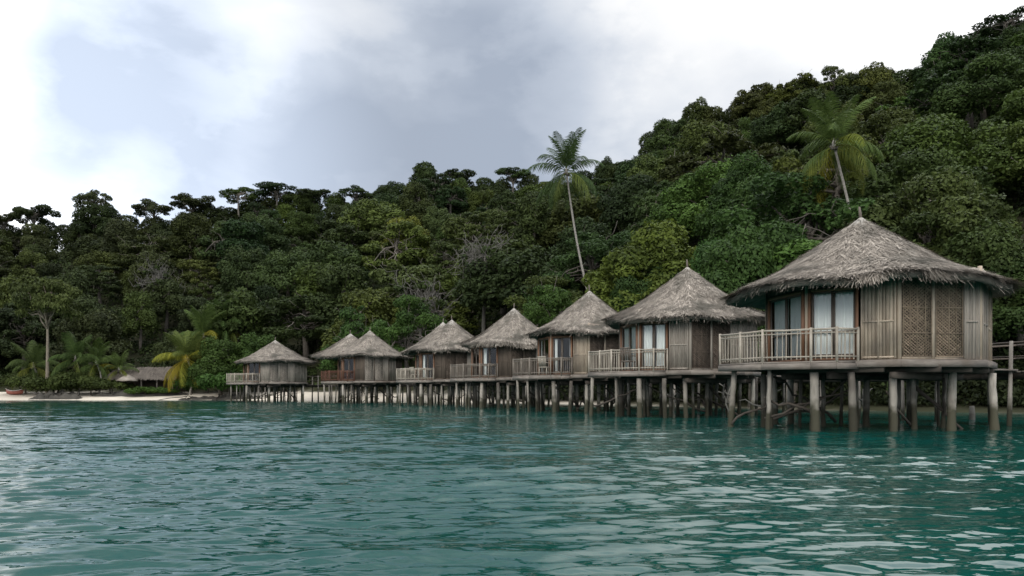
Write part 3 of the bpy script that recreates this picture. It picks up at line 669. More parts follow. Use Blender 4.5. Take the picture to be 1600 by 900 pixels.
# ------------------------------------------------------------------ leaves and trees
def leaf_quads(m, P, Nn, L, Wd, rg, tone, droop=0.0):
    n = len(P); T = rg.normal(0, 1, (n, 3)); T[:, 2] -= droop; T = norm(T - Nn * np.sum(T * Nn, -1, keepdims=True)); Bn = np.cross(Nn, T)
    L = L * rg.uniform(.6, 1.35, (n, 1)); Wd = Wd * rg.uniform(.6, 1.3, (n, 1))
    V = np.stack([P - T * L * .5, P + Bn * Wd * .5 - Nn * Wd * .12, P + T * L * .5, P - Bn * Wd * .5 - Nn * Wd * .12], 1).reshape(-1, 3)
    m.add(V, np.arange(n * 4).reshape(-1, 4), tone=np.repeat(np.clip(tone, 0, 1), 4))
def lobes_to_leaves(m, C, Rl, dens, L, Wd, rg, inner=.12):
    lt = rg.uniform(0, 1, len(C))
    for i in range(len(C)):
        r = Rl[i]; area = 4 * math.pi * ((r[0] * r[1]) ** .8 + 2 * (r[0] * r[2]) ** .8) / 3
        n = int(area * dens); D = norm(rg.normal(0, 1, (n, 3)))
        D = D[(D[:, 2] > -.35) | (rg.random(n) < .35)]
        n = len(D); sh = 1 - np.abs(rg.normal(0, .13, n)) - (rg.random(n) < inner) * rg.uniform(.2, .6, n)
        sh *= 1 + .13 * np.sin(D[:, 0] * 5 + i) * np.sin(D[:, 1] * 6 + 2 * i) * np.sin(D[:, 2] * 5 + i * .7) * 2
        P = C[i] + D * r * sh[:, None]
        keep = np.ones(n, bool)
        for j in range(len(C)):
            if j != i and np.linalg.norm(C[i] - C[j]) < (max(r) + max(Rl[j])):
                keep &= np.sum(((P - C[j]) / Rl[j]) ** 2, -1) > .5
        P, D = P[keep], D[keep]
        if not len(P): continue
        Nn = norm(D / r * np.mean(r) + np.array([0, 0, .2]) + rg.normal(0, .6, P.shape))
        leaf_quads(m, P, Nn, L, Wd, rg, .55 * lt[i] * .8 + .1 + rg.normal(.14, .11, len(P)), .9)
def branch(m, p, q, r0, r1, rg, n=5, amp=.12, sag=0.0):
    p, q = np.array(p, float), np.array(q, float); L = np.linalg.norm(q - p); pts = []
    for i in range(n + 1):
        f_ = i / n; o = rg.normal(0, amp * L * .25, 3) if 0 < i < n else 0
        pts.append(p + (q - p) * f_ + o + np.array([0, 0, math.sin(f_ * math.pi) * sag * L]))
    m.tube(pts, [r0 + (r1 - r0) * i / n for i in range(n + 1)], 6, rg.uniform(.2, .8)); return pts
def tree_proto(kind, seed, L=.36, Wd=.2, dens=36):
    rg = np.random.default_rng(seed); C = []; Rl = []; lim = []
    crown = MB(); trunk = MB()
    if kind == 'dome':
        for i in range(46):
            D = norm(rg.normal(0, 1, 3)); D[2] = abs(D[2]) * 1.5 - .65
            C.append(np.array([0, 0, 4.9]) + D * np.array([3.4, 3.4, 3.7]) * rg.uniform(.62, 1.0)); r = rg.uniform(.6, 1.4); Rl.append(np.array([r, r, r * rg.uniform(.75, 1.05)]))
    elif kind == 'tower':
        for i in range(38):
            z = rg.uniform(.1, 1) ** .85; a = rg.uniform(0, 6.28); rr = 2.7 * (1 - z) ** .45 + .35; rr *= rg.uniform(.6, 1)
            C.append(np.array([rr * math.cos(a), rr * math.sin(a), .8 + 8.6 * z])); r = rg.uniform(.75, 1.45); Rl.append(np.array([r, r, r * .95]))
    elif kind == 'loose':
        for i in range(52):
            D = norm(rg.normal(0, 1, 3)); D[2] = abs(D[2]) * 1.5 - .6
            C.append(np.array([0, 0, 4.7]) + D * np.array([4.0, 4.0, 4.2]) * rg.uniform(.5, 1.06)); r = rg.uniform(.35, .95); Rl.append(np.array([r * 1.1, r * 1.1, r * rg.uniform(.55, .9)]))
    elif kind == 'umbrella':
        for i in range(27):
            a = rg.uniform(0, 6.28); rr = 3.6 * math.sqrt(rg.uniform(.02, 1))
            C.append(np.array([rr * math.cos(a), rr * math.sin(a), 8.8 - .15 * rr ** 1.5 + rg.uniform(-1.4, .5)])); r = rg.uniform(.55, 1.15); Rl.append(np.array([r * 1.15, r * 1.15, r * .5]))
    elif kind == 'shrub':
        for i in range(16):
            a = rg.uniform(0, 6.28); rr = 2.4 * math.sqrt(rg.uniform(0, 1)); C.append(np.array([rr * math.cos(a), rr * math.sin(a), 1.2 + 1.3 * rg.random() * (1 - rr / 3)])); r = rg.uniform(.6, 1.1); Rl.append(np.array([r, r, r * .75]))
    elif kind == 'bare':
        for i in range(10):
            D = norm(rg.normal(0, 1, 3)); D[2] = abs(D[2])
            C.append(np.array([0, 0, 4.2]) + D * np.array([3, 3, 3.5]) * rg.uniform(.6, 1.)); r = rg.uniform(.25, .5); Rl.append(np.array([r, r, r * .6]))
    top = {'dome': 6.2, 'tower': 8.0, 'loose': 6.0, 'umbrella': 7.6, 'shrub': 1.4, 'bare': 6.5}[kind]
    lx, ly = rg.normal(0, .35, 2); r0 = {'shrub': .1, 'bare': .16}.get(kind, .24)
    pts = [np.array([0, 0, -1.2]), np.array([lx * .2, ly * .2, top * .25]), np.array([lx * .7, ly * .5, top * .6]), np.array([lx, ly, top])]
    trunk.tube(pts, [r0 * 1.25, r0, r0 * .75, r0 * .35], 8, .5)
    idx = rg.permutation(len(C))[: {'umbrella': 22, 'bare': 10, 'loose': 24, 'shrub': 6}.get(kind, 12)]
    for i in idx:
        f_ = rg.uniform(.45, .95) if kind != 'umbrella' else rg.uniform(.6, 1); s = pts[1] + (pts[3] - pts[1]) * f_
        bp_ = branch(trunk, s, C[i], r0 * .42, r0 * .12, rg, sag=.12 if kind != 'bare' else .0)
        if kind in ('bare', 'loose'):
            for q in range(9 if kind == 'bare' else 2):
                e = bp_[rg.integers(2, 6)]; dv = norm(rg.normal(0, 1, 3) + np.array([0, 0, .3]))
                b2 = branch(trunk, e, e + dv * rg.uniform(.8, 2.2), r0 * .17, .012, rg, 4, .35)
                if kind == 'bare':
                    for h in range(3):
                        e2 = b2[rg.integers(1, 4)]; branch(trunk, e2, e2 + norm(rg.normal(0, 1, 3)) * rg.uniform(.4, 1.1), .022, .008, rg, 3, .3)
    lobes_to_leaves(crown, C, Rl, dens, L, Wd, rg)
    return crown.mesh('crown', M['leaf']), trunk.mesh('trunk', M['twig'] if kind == 'bare' else M['bark'])
PROTO = {}
for kind, ns in (('dome', 4), ('tower', 4), ('loose', 3), ('umbrella', 4), ('shrub', 3), ('bare', 2)):
    PROTO[kind] = [tree_proto(kind, 100 + 17 * i + len(kind) * 7) for i in range(ns)]
for kind, ns in (('dome', 3), ('loose', 2)):
    PROTO['near_' + kind] = [tree_proto(kind, 500 + 13 * i + len(kind), L=.25, Wd=.14, dens=74) for i in range(ns)]
ALLT = []
def tree(kind, x, y, H, col, seed, z=None, wide=1.0, name=None, label=None, group=None):
    rg = np.random.default_rng(seed); base = {'dome': 9.3, 'tower': 10.2, 'loose': 9.2, 'umbrella': 9.9, 'shrub': 3.2, 'bare': 8.2}[kind.replace('near_', '')]
    s = H / base; cm, tm = PROTO[kind][rg.integers(len(PROTO[kind]))]
    root = bpy.data.objects.new(name or {'shrub': 'shrub', 'bare': 'bare_tree', 'umbrella': 'umbrella_tree'}.get(kind, 'broadleaf_tree'), None); COL.objects.link(root)
    root.location = (x, y, gz(x, y) if z is None else z); root.rotation_euler = (0, 0, rg.uniform(0, 6.28)); root.scale = (s * wide, s * wide, s)
    c = link('crown', cm, root); c.color = (*col, 1); t_ = link('trunk', tm, root); g_ = rg.uniform(.7, 1.3); t_.color = (g_, g_, g_, 1)
    root['category'] = 'shrub' if kind == 'shrub' else 'tree'
    if label: root['label'] = label; root['group'] = group or 'hillside trees'
    ALLT.append((root, kind, x, y, root.location[2] + H * .65, label)); return root
def tree_tint(px, py, rg):
    g = rg.normal(1, .17); c = np.array([1.0, 1.0, 1.0])
    if px < 330: c = np.array([.95, .84, .95])
    if 560 < px < 930 and py > 330: c = np.array([1.25, 1.15, 1.1])
    if 1050 < px < 1300 and py > 310: c = np.array([.95, 1.25, 1.05])
    if 1080 < px < 1430 and 90 < py < 310: c = np.array([1.35, 1.12, 1.0])
    if px > 1400 and py < 330: c = np.array([1.0, 1.1, 1.0])
    if px > 1400 and py > 330: c = np.array([1.2, 1.05, .95])
    if rg.random() < .2: c = c * np.array([1.35, 1.28, 1.0])
    if rg.random() < .08: c = c * np.array([1.4, 1.4, 1.0])
    if rg.random() < .14: c = c * np.array([.62, .72, .8])
    return c * g * np.array([rg.normal(1, .06), 1, rg.normal(1, .06)])
rg0 = np.random.default_rng(42)
# ridge trees standing out against the sky: (px, top py, kind, width)
RIDGE = [(150, 308, 'dome', 1.3, 'domed dark tree on the ridge under the thin ragged see-through tree'),
         (240, 331, 'dome', .7, 'low dark bush-like tree at the foot of the one-sided umbrella tree'),
         (300, 324, 'dome', .9, 'low dark tree under the round umbrella tree with sky holes'),
         (8, 326, 'umbrella', .9, 'small round-topped tree cut by the left edge of the ridge line'),
         (54, 315, 'umbrella', 1.05, 'flat-topped umbrella tree near the left end of the ridge line'),
         (146, 291, 'umbrella', .8, 'thin ragged tree poking above the ridge with bright sky through its crown'),
         (238, 309, 'umbrella', .95, 'umbrella tree with a one-sided see-through crown on the bright left ridge'),
         (302, 299, 'umbrella', 1.1, 'round umbrella tree with sky holes, right of the one-sided umbrella tree'),
         (374, 288, 'umbrella', .9, 'umbrella tree on the ridge above the yellowing beach palm'),
         (432, 281, 'umbrella', 1.0, 'umbrella tree on the ridge straight above the farthest bungalow'),
         (492, 291, 'umbrella', .9, 'small pale umbrella tree on the ridge above the farthest bungalow\'s right eave'),
         (556, 289, 'umbrella', .8, 'small umbrella tree on the ridge above the twin-peaked bungalow'),
         (604, 282, 'dome', .8, 'rounded tree on the ridge left of its highest middle hump'),
         (664, 256, 'tower', 1.15, 'tall dark bushy tree topping the middle hump of the ridge'),
         (716, 262, 'umbrella', .9, 'round tree with small sky holes right of the middle hump of the ridge'),
         (800, 259, 'umbrella', .85, 'dark round tree on the ridge left of the tall palm\'s crown'),
         (948, 243, 'dome', .7, 'small tree on the ridge just right of the tall palm\'s crown'),
         (1090, 152, 'dome', .85, 'dark round tree at the step where the ridge climbs to the right'),
         (1040, 186, 'tower', .8, 'dark tree on the rising ridge below the round tree at its step'),
         (1190, 118, 'loose', .95, 'open twiggy tree on the ridge up and left of the leaning palm'),
         (1248, 105, 'loose', .9, 'open twiggy tree with a ragged top on the ridge above the leaning palm'),
         (1305, 98, 'loose', .7, 'ragged tree with thin shoots sticking up from the ridge above the leaning palm'),
         (1360, 96, 'dome', .9, 'low domed tree on the ridge right of the ragged tree with shoots'),
         (1482, 48, 'dome', .9, 'dark domed tree on the steep right end of the ridge'),
         (1574, 14, 'umbrella', .9, 'umbrella tree with small sky gaps at the top right of the ridge')]
for i, (px, py, kind, wd, lab) in enumerate(RIDGE):
    u = (px - 800) / F; y = float(dr_of(u)) - 1.5; x = u * y; zt = CAMZ + (HORIZON - py) / F * y; zg = gz(x, y); H = max(5.5, zt - zg)
    rt = tree(kind, x, y, H, tree_tint(px, py, rg0) * .9, 900 + i, z=zt - H, wide=wd * (11.2 if kind == 'umbrella' else 10.5) / max(H, 8), label=lab, group='trees along the ridge line')
# the slope
pts = []
sp = 9.2; k = 0
yv = 30.0; row = 0
while yv < 186:
    xv = -150 + (row % 2) * sp * .5
    while xv < 130:
        x = xv + rg0.uniform(-.36, .36) * sp; y = yv + rg0.uniform(-.36, .36) * sp; u = x / y
        if abs(u) < .74:
            s = y - float(ys_of(u)); bw = float(np.interp(u, [-.3, 0, .3], [13., 7., 4.5])); dr = float(dr_of(u))
            if s > bw and y < dr - 2: pts.append((x, y, s, (s - bw) / (dr - float(ys_of(u)) - bw)))
        xv += sp
    yv += sp * .87; row += 1
for (x, y, s, tt) in pts:
    px = x / y * F + 800; zg = gz(x, y); py = HORIZON - (zg + 6 - CAMZ) / y * F
    H = rg0.uniform(6.2, 13.2) if tt < .7 else rg0.uniform(6.2, 10.5); near = y < 88 and px > 560
    kind = rg0.choice(['dome', 'tower', 'loose'], p=[.36, .32, .32])
    if 1080 < px < 1430 and 90 < py < 310: kind = rg0.choice(['dome', 'loose'], p=[.4, .6])
    if 560 < px < 800 and 350 < py < 480: kind = rg0.choice(['dome', 'loose'], p=[.35, .65])
    if tt > .86: H = rg0.uniform(6, 8)
    if near: kind = 'near_' + ('dome' if kind == 'tower' else kind)
    tree(kind, x, y, H, tree_tint(px, py, rg0), int(rg0.integers(1e6)), wide=rg0.uniform(.95, 1.45))
# the row of crowns that makes the ridge line
for u in np.arange(-.69, .69, .0262):
    u = u + rg0.uniform(-.006, .006); y = float(dr_of(u)) + rg0.uniform(-1, 2.5); x = u * y; zg = gz(x, y); px = u * F + 800
    zt = CAMZ + (float(sky_t(u)) + rg0.uniform(-.011, .004)) * y; H = max(6.5, zt - zg)
    tree(rg0.choice(['dome', 'tower'], p=[.6, .4]), x, y, H, tree_tint(px, HORIZON - float(sky_t(u)) * F, rg0) * .85, int(rg0.integers(1e6)), z=zt - H, wide=rg0.uniform(1.0, 1.3) * 9 / H)
# individual trees of the photograph
for i, (px, d, ptop, kind, wd, col, lab, nm) in enumerate([
    (655, 88, 425, 'bare', 1.35, (1, 1, 1), 'bare grey branching tree on the slope above the fifth nearest bungalow', 'bare_tree'),
    (755, 96, 345, 'bare', 1.2, (1, 1, 1), 'thin bare-limbed tree among olive bushes left of the tall palm', 'bare_tree'),
    (243, 128, 395, 'bare', .9, (1, 1, 1), 'small bare dead tree on the hillside above the beach pavilion', 'bare_tree'),
    (1175, 52, 322, 'near_dome', 1.25, (.95, 1.2, .95), 'fresh green broadleaf tree between the roofs of the two nearest bungalows', 'broadleaf_tree'),
    (1110, 58, 365, 'near_dome', 1.0, (.85, 1.2, .95), 'green bushy tree close behind the second nearest roof, left of the fresh green tree', 'broadleaf_tree'),
    (1240, 50, 385, 'near_dome', .95, (.92, 1.15, .92), 'low green tree touching the left slope of the nearest roof', 'broadleaf_tree'),
    (860, 74, 430, 'near_loose', 1.1, (1.1, 1.35, .95), 'light green tree between the third and fourth nearest roofs', 'broadleaf_tree'),
    (1000, 66, 395, 'near_dome', 1.0, (.75, .95, .8), 'dark green tree behind the left slope of the second nearest roof', 'broadleaf_tree'),
    (640, 82, 455, 'near_loose', 1.1, (1.1, 1.4, 1.0), 'light green tree left of the fifth nearest roof', 'broadleaf_tree'),
    (560, 92, 470, 'loose', 1.0, (1.0, 1.3, 1.0), 'green tree rising behind the twin-peaked bungalow', 'broadleaf_tree'),
    (1548, 47, 330, 'near_dome', 1.2, (1.0, 1.0, .9), 'olive bushy tree right behind the nearest roof\'s right slope', 'broadleaf_tree'),
    (1605, 45, 390, 'near_dome', 1.1, (.9, 1.0, .9), 'dark bushy tree at the right picture edge behind the boardwalk', 'broadleaf_tree'),
    (1450, 50, 330, 'near_loose', 1.2, (1.1, 1.05, .9), 'olive loose-leaved tree behind the nearest roof, right of its peak', 'broadleaf_tree'),
    (405, 101, 515, 'dome', 1.0, (1.05, 1.25, .95), 'bright green bushy tree just left of the farthest bungalow\'s peak', 'broadleaf_tree'),
    (345, 99, 520, 'dome', 1.0, (1.1, 1.25, .9), 'green bushy tree beside the farthest bungalow\'s left end', 'broadleaf_tree')]):
    x, y, _ = at(px, d); zt = CAMZ + (HORIZON - ptop) / F * d; zg = gz(x, y); H = max(4.5, zt - zg); wdm = wd * 9 / H
    tree(kind, x, y, H, np.array(col), 3000 + i, z=zg, wide=max(.8, wdm), name=nm, label=lab, group='trees told apart on the slope')
# ---- labels from where each tree stands
MARKS = [(0, 120, 'left beach'), (120, 255, 'beach pavilion'), (255, 350, 'yellowing beach palm'), (350, 485, 'farthest bungalow'), (485, 615, 'twin-peaked bungalow'), (615, 745, 'fifth nearest bungalow'),
         (745, 840, 'fourth nearest bungalow'), (840, 970, 'third nearest bungalow'), (970, 1170, 'second nearest bungalow'), (1170, 1380, 'nearest bungalow\'s left half'), (1380, 1600, 'nearest bungalow\'s right half')]
ORD = ['first', 'second', 'third', 'fourth', 'fifth', 'sixth', 'seventh', 'eighth', 'ninth', 'tenth', 'eleventh', 'twelfth']
NUM = ['', 'one', 'two', 'three', 'four', 'five', 'six', 'seven', 'eight', 'nine', 'ten', 'eleven', 'twelve']
cells = {}
for (root, kind, x, y, zc, lab) in ALLT:
    if lab: continue
    px = x / y * F + 800; py = HORIZON - (zc - CAMZ) / y * F; sk = HORIZON - float(sky_t(x / y)) * F
    fr = (600 - py) / (600 - sk)
    tier = 'slope foot' if fr < .28 else 'low slope' if fr < .48 else 'middle slope' if fr < .66 else 'high slope' if fr < .86 else 'ridge crest'
    if px < 0: mk = 'left picture edge'
    elif px >= 1600: mk = 'right picture edge'
    else: mk = [m_[2] for m_ in MARKS if m_[0] <= px < m_[1]][0]
    kd = {'dome': 'domed', 'tower': 'towering', 'loose': 'open-crowned'}[kind.replace('near_', '')]
    cells.setdefault((kd, tier, mk), []).append((px, root))
for (kd, tier, mk), L_ in cells.items():
    L_.sort(key=lambda q: q[0]); n_ = len(L_); tl = tier
    pre = 'beyond' if 'edge' in mk else 'above'
    for i, (px, o) in enumerate(L_):
        if n_ == 1: o['label'] = f'only {kd} green tree on the {tl} {pre} the {mk}'
        else: o['label'] = f'{ORD[min(i, 11)]} from left of {NUM[min(n_, 12)]} {kd} trees, {tl} {pre} {mk}'
        o['group'] = 'trees covering the hillside'
print('TREES', len(ALLT))
# ---- undergrowth between the trunks, one mass
m = MB(); rgU = np.random.default_rng(9)
n = 5200; y = rgU.uniform(38, 186, n * 3); u = rgU.uniform(-.78, .78, n * 3); keep = rgU.random(n * 3) < y / 186; y, u = y[keep], u[keep]
s = y - ys_of(u); bw = np.interp(u, [-.3, 0, .3], [12., 5.5, 3.2]); ok = (s > bw) & (y < dr_of(u) + 4); y, u = y[ok], u[ok]; x = u * y
cz = ground(x, y); k = len(x); per = 46
rad_ = rgU.uniform(.8, 1.9, k)
D = norm(rgU.normal(0, 1, (k, per, 3))); D[..., 2] = np.abs(D[..., 2])
P = np.stack([x, y, cz], -1)[:, None, :] + D * rad_[:, None, None] * np.array([1.2, 1.2, 1.0]) * rgU.uniform(.7, 1.05, (k, per, 1))
Nn = norm(D + np.array([0, 0, .4]) + rgU.normal(0, .5, D.shape))
tn = np.repeat(rgU.uniform(0, .8, k), per) + rgU.normal(0, .15, k * per)
leaf_quads(m, P.reshape(-1, 3), Nn.reshape(-1, 3), .5, .3, rgU, tn, .4)
ug = m.build('undergrowth', M['leaf']); ug.color = (.85, .85, .85, 1); tag(ug, 'dense dark green undergrowth covering the hillside between the trees', 'undergrowth', kind='stuff')

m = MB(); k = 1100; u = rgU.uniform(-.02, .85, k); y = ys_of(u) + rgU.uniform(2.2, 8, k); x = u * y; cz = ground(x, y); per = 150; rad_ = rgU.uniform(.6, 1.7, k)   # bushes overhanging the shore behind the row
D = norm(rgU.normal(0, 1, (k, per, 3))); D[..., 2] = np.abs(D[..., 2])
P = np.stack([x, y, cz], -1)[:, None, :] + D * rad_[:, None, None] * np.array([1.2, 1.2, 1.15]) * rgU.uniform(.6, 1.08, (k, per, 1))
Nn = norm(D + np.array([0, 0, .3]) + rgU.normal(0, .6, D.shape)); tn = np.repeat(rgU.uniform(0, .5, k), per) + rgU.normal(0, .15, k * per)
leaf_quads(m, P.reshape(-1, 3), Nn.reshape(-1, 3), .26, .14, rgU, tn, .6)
ug = m.build('shore_scrub', M['leaf']); ug.color = (.5, .46, .5, 1); tag(ug, 'shade-painted scrub overhanging the shore behind the stilt bungalows', 'scrub', kind='stuff')  # leaf colour darkened to paint in the shade under the trees

m = MB(); k = 1500; u = rgU.uniform(.70, 1.2, k) * rgU.choice([-1, 1], k); dr = dr_of(u); y0_ = ys_of(u) + 7; y = y0_ + (dr + 3 - y0_) * rgU.random(k) ** .8; x = u * y; per = 130; rad_ = rgU.uniform(1.5, 3.6, k)
D = norm(rgU.normal(0, 1, (k, per, 3))); D[..., 2] = np.abs(D[..., 2])
P = np.stack([x, y, ground(x, y) + rgU.uniform(.3, 5, k)], -1)[:, None, :] + D * rad_[:, None, None] * np.array([1.1, 1.1, 1.2]) * rgU.uniform(.6, 1.08, (k, per, 1))
Nn = norm(D + np.array([0, 0, .3]) + rgU.normal(0, .6, D.shape)); tn = np.repeat(rgU.uniform(0, .6, k), per) + rgU.normal(0, .15, k * per)
leaf_quads(m, P.reshape(-1, 3), Nn.reshape(-1, 3), .55, .33, rgU, tn, .6)
ug = m.build('forest', M['leaf']); tag(ug, 'forest continuing along the hillside past both ends of the view', 'forest', kind='stuff')

# ------------------------------------------------------------------ palms
def frond_mesh(seed, L=3.4, droop=.55, lift=.6, hang=.7, nl=48, wide=.042):
    rg = np.random.default_rng(seed); m = MB(); pts = []; a = lift; p = np.zeros(3); n = 14; st = L / n
    for i in range(n + 1):
        pts.append(p.copy()); p = p + np.array([math.cos(a), 0, math.sin(a)]) * st; a -= droop * 2 / n * (.4 + 1.5 * i / n)
    m.tube(pts, [.035 * (1 - .8 * i / n) for i in range(n + 1)], 5, .9)
    pts = np.array(pts)
    for i in range(nl):
        f_ = .12 + .88 * i / (nl - 1); j = f_ * n; j0 = min(int(j), n - 1); q = pts[j0] + (pts[j0 + 1] - pts[j0]) * (j - j0); d = norm(pts[j0 + 1] - pts[j0])
        ln = L * .25 * (math.sin(math.pi * min(1, f_ * .82 + .16)) ** .7) * rg.uniform(.8, 1.1) + .1
        for s_ in (-1, 1):
            h = hang * rg.uniform(.6, 1.3)
            v = norm(np.array([d[0] * .55, s_ * (1 - .35 * h), d[2] * .55 - h])); w_ = norm(np.cross(v, np.array([d[0], 0, d[2]]) + 1e-3)); sd_ = norm(np.array(d)) * wide
            mid = q + v * ln * .5 + np.array([0, 0, .05 * ln]); tip = q + v * ln - np.array([0, 0, .16 * ln * (1 + hang)])
            m.add([q - sd_ * .4, q + sd_ * .4, mid + sd_ * .6, mid - sd_ * .6, tip], [(0, 1, 2, 3)], [(3, 2, 4)], tone=float(np.clip(rg.normal(.5, .2), 0, 1)))
    return m.mesh('frond', M['frond'])
FR_UP = [frond_mesh(1 + i, 3.3, .45, .9, .35) for i in range(2)]
FR_MID = [frond_mesh(11 + i, 3.4, .75, .55, .6) for i in range(2)]
FR_LOW = [frond_mesh(21 + i, 3.7, .72, -.3, 1.0) for i in range(2)]
def palm(label, base, top, s, seed, nf=(8, 9, 10), bend=.5, col=(1, 1, 1), yellow=0, r=.15, name='coconut_palm', group='coconut palms'):
    rg = np.random.default_rng(seed); base = np.array(base, float); top = np.array(top, float)
    root = thing(name, label, 'palm', tuple(base), 0, group); m = MB(); v = top - base; pts = []
    n = 14
    for i in range(n + 1):
        f_ = i / n; pts.append(v * f_ + np.array([1, 0, 0]) * bend * math.sin(f_ * math.pi) + np.array([0, 0, -.4 if i == 0 else 0]))
    m.tube(pts, [r * (1.45 if i == 0 else 1.0 - .38 * i / n) * (1 + .05 * (i % 2)) for i in range(n + 1)], 8, .6); m.build('trunk', M['palmbark'], root, smooth=True)
    c = MB(); c.tube([v - np.array([0, 0, .35]), v + np.array([0, 0, .1]), v + np.array([0, 0, .5])], [r * .75, r * 1.15, .03], 8, .4); c.build('crownshaft', M['palmbark'], root)
    nuts = MB()
    for i in range(6):
        a = rg.uniform(0, 6.28); cpt = v + np.array([math.cos(a) * .22, math.sin(a) * .22, -.18 - .15 * rg.random()])
        nuts.tube([cpt + np.array([0, 0, .13]), cpt + np.array([0, 0, .06]), cpt - np.array([0, 0, .06]), cpt - np.array([0, 0, .13])], [.03, .11, .11, .03], 7, .3)
    nuts.build('coconuts', M['bark'], root)
    for tier, (cnt, pool) in enumerate(zip(nf, (FR_UP, FR_MID, FR_LOW))):
        for i in range(cnt):
            o = link('frond', pool[rg.integers(len(pool))], root); k = s * rg.uniform(.85, 1.1)
            o.location = tuple(v + np.array([0, 0, .12 - .12 * tier])); o.scale = (k, k, k)
            o.rotation_euler = (rg.normal(0, .15), rg.normal(-.35 if tier == 0 else .0, .14) , 2 * math.pi * i / cnt + rg.normal(0, .22) + tier)
            g = rg.normal(1, .12); cc = np.array(col) * g
            if yellow and tier >= 1 and rg.random() < yellow: cc = cc * np.array([2.7, 1.7, .8]) if rg.random() < .35 else cc * np.array([1.8, 1.45, .8])
            elif tier == 2 and rg.random() < .4: cc = cc * np.array([1.6, 1.25, .9])
            o.color = (*cc, 1)
    return root
d = 76; bx, by = at(950, d)[:2]
palm('tall coconut palm breaking the skyline behind the third nearest bungalow', (bx, by, gz(bx, by)), at(885, d, CAMZ + (HORIZON - 268) / F * d), 1.2, 5, bend=-.5, nf=(8, 6, 8), col=(.8, .92, .9), r=.13)
d = 58; bx, by = at(1362, d)[:2]
palm('leaning coconut palm with drooping yellow-green fronds above the nearest bungalow\'s peak', (bx, by, gz(bx, by)), at(1303, d, CAMZ + (HORIZON - 226) / F * d), 1.22, 9, bend=.15, nf=(8, 6, 7), col=(1.15, 1.2, .9), r=.14, yellow=.04)
for (px, d, pyc, s, lab, col, yl, nf, sd_) in [
    (292, 100, 560, 1.25, 'low beach palm with yellowing lower fronds, left of the farthest bungalow', (1.5, 1.35, 1.0), .75, (7, 9, 9), 31),
    (318, 104, 525, 1.25, 'taller beach palm rising directly behind the yellowing palm', (1.1, 1.15, .9), .15, (8, 8, 8), 32),
    (348, 106, 508, 1.1, 'tallest green palm right of the yellowing palm and its taller neighbour', (.95, 1.1, .9), .1, (7, 8, 8), 33),
    (150, 102, 566, 1.05, 'small beach palm with arching fronds left of the thatched pavilion', (1.1, 1.15, .9), .1, (6, 7, 6), 34),
    (118, 101.5, 560, 1.1, 'small slender beach palm right of the pale-trunked tree', (.95, 1.05, .9), .0, (6, 7, 6), 35),
    (186, 102.5, 577, .85, 'smallest beach palm, close by the left end of the pavilion', (1.1, 1.1, .9), .1, (5, 6, 5), 36),
    (52, 102, 572, 1.1, 'beach palm at the left end of the beach bushes', (1.05, 1.05, .9), .1, (6, 7, 6), 37)]:
    bx, by = at(px + 4, d)[:2]
    palm(lab, (bx, by, gz(bx, by)), at(px, d, CAMZ + (HORIZON - pyc) / F * d), s, sd_, nf=nf, col=col, yellow=yl, r=.13, group='palms along the beach')

# ------------------------------------------------------------------ the beach
# pale-trunked tall tree at left
bx, by = at(74, 100.5)[:2]; rt = tree('umbrella', bx, by, 15.4, np.array([1.5, 1.3, 1.2]), 4002, wide=.58, label='tall pale-trunked tree rising above the bushes at the left of the beach', group='trees behind the beach'); rt.children[1].color = (1.7, 1.65, 1.5, 1)
m = MB(); rgb = np.random.default_rng(3); v = []
for i in range(9): v.append((rgb.normal(0, .12) - .12 * i, rgb.normal(0, .1), -.4 + i * 1.55))
for i, (px, d, H, wd, lab) in enumerate([
    (40, 101.5, 3.4, 1.1, 'bushy olive shrub at the left end of the beach, nearest the red boat'), (88, 100, 3.2, 1.2, 'olive shrub on the dark bank in front of the pale-trunked tree'),
    (112, 101, 3.6, 1.1, 'tall olive shrub at the right end of the dark bank'), (142, 101, 2.8, 1.1, 'green shrub on the sand under the small arching palm'),
    (175, 101.5, 2.4, 1.2, 'low green shrub left of the pavilion'), (325, 101, 3.8, 1.0, 'green shrub on the sand right of the yellowing palm'), (358, 97, 4.6, 1.0, 'dense green shrub beside the left end of the farthest bungalow'),
    (300, 101, 2.6, 1.0, 'small shrub under the yellowing palm')]):
    bx, by = at(px, d)[:2]; c_ = np.array([1.15, 1.05, .9]) if px < 200 else np.array([.95, 1.3, .9])
    tree('shrub', bx, by, H, c_, 4100 + i, wide=wd, label=lab, group='shrubs along the beach')
for i, (px, d, w_, h_) in enumerate([(225, 100, 2.2, .9), (245, 100.5, 1.8, .8), (262, 100, 1.6, .7)]):
    bx, by = at(px, d)[:2]; tree('shrub', bx, by, h_ * 1.6, np.array([1.2, 1.5, .9]), 4200 + i, wide=1.6, label=['low hedge-like shrub in front of the pavilion, at its left', 'low hedge-like shrub in front of the pavilion\'s middle', 'low hedge-like shrub in front of the pavilion, at its right'][i], group='low shrubs before the pavilion')
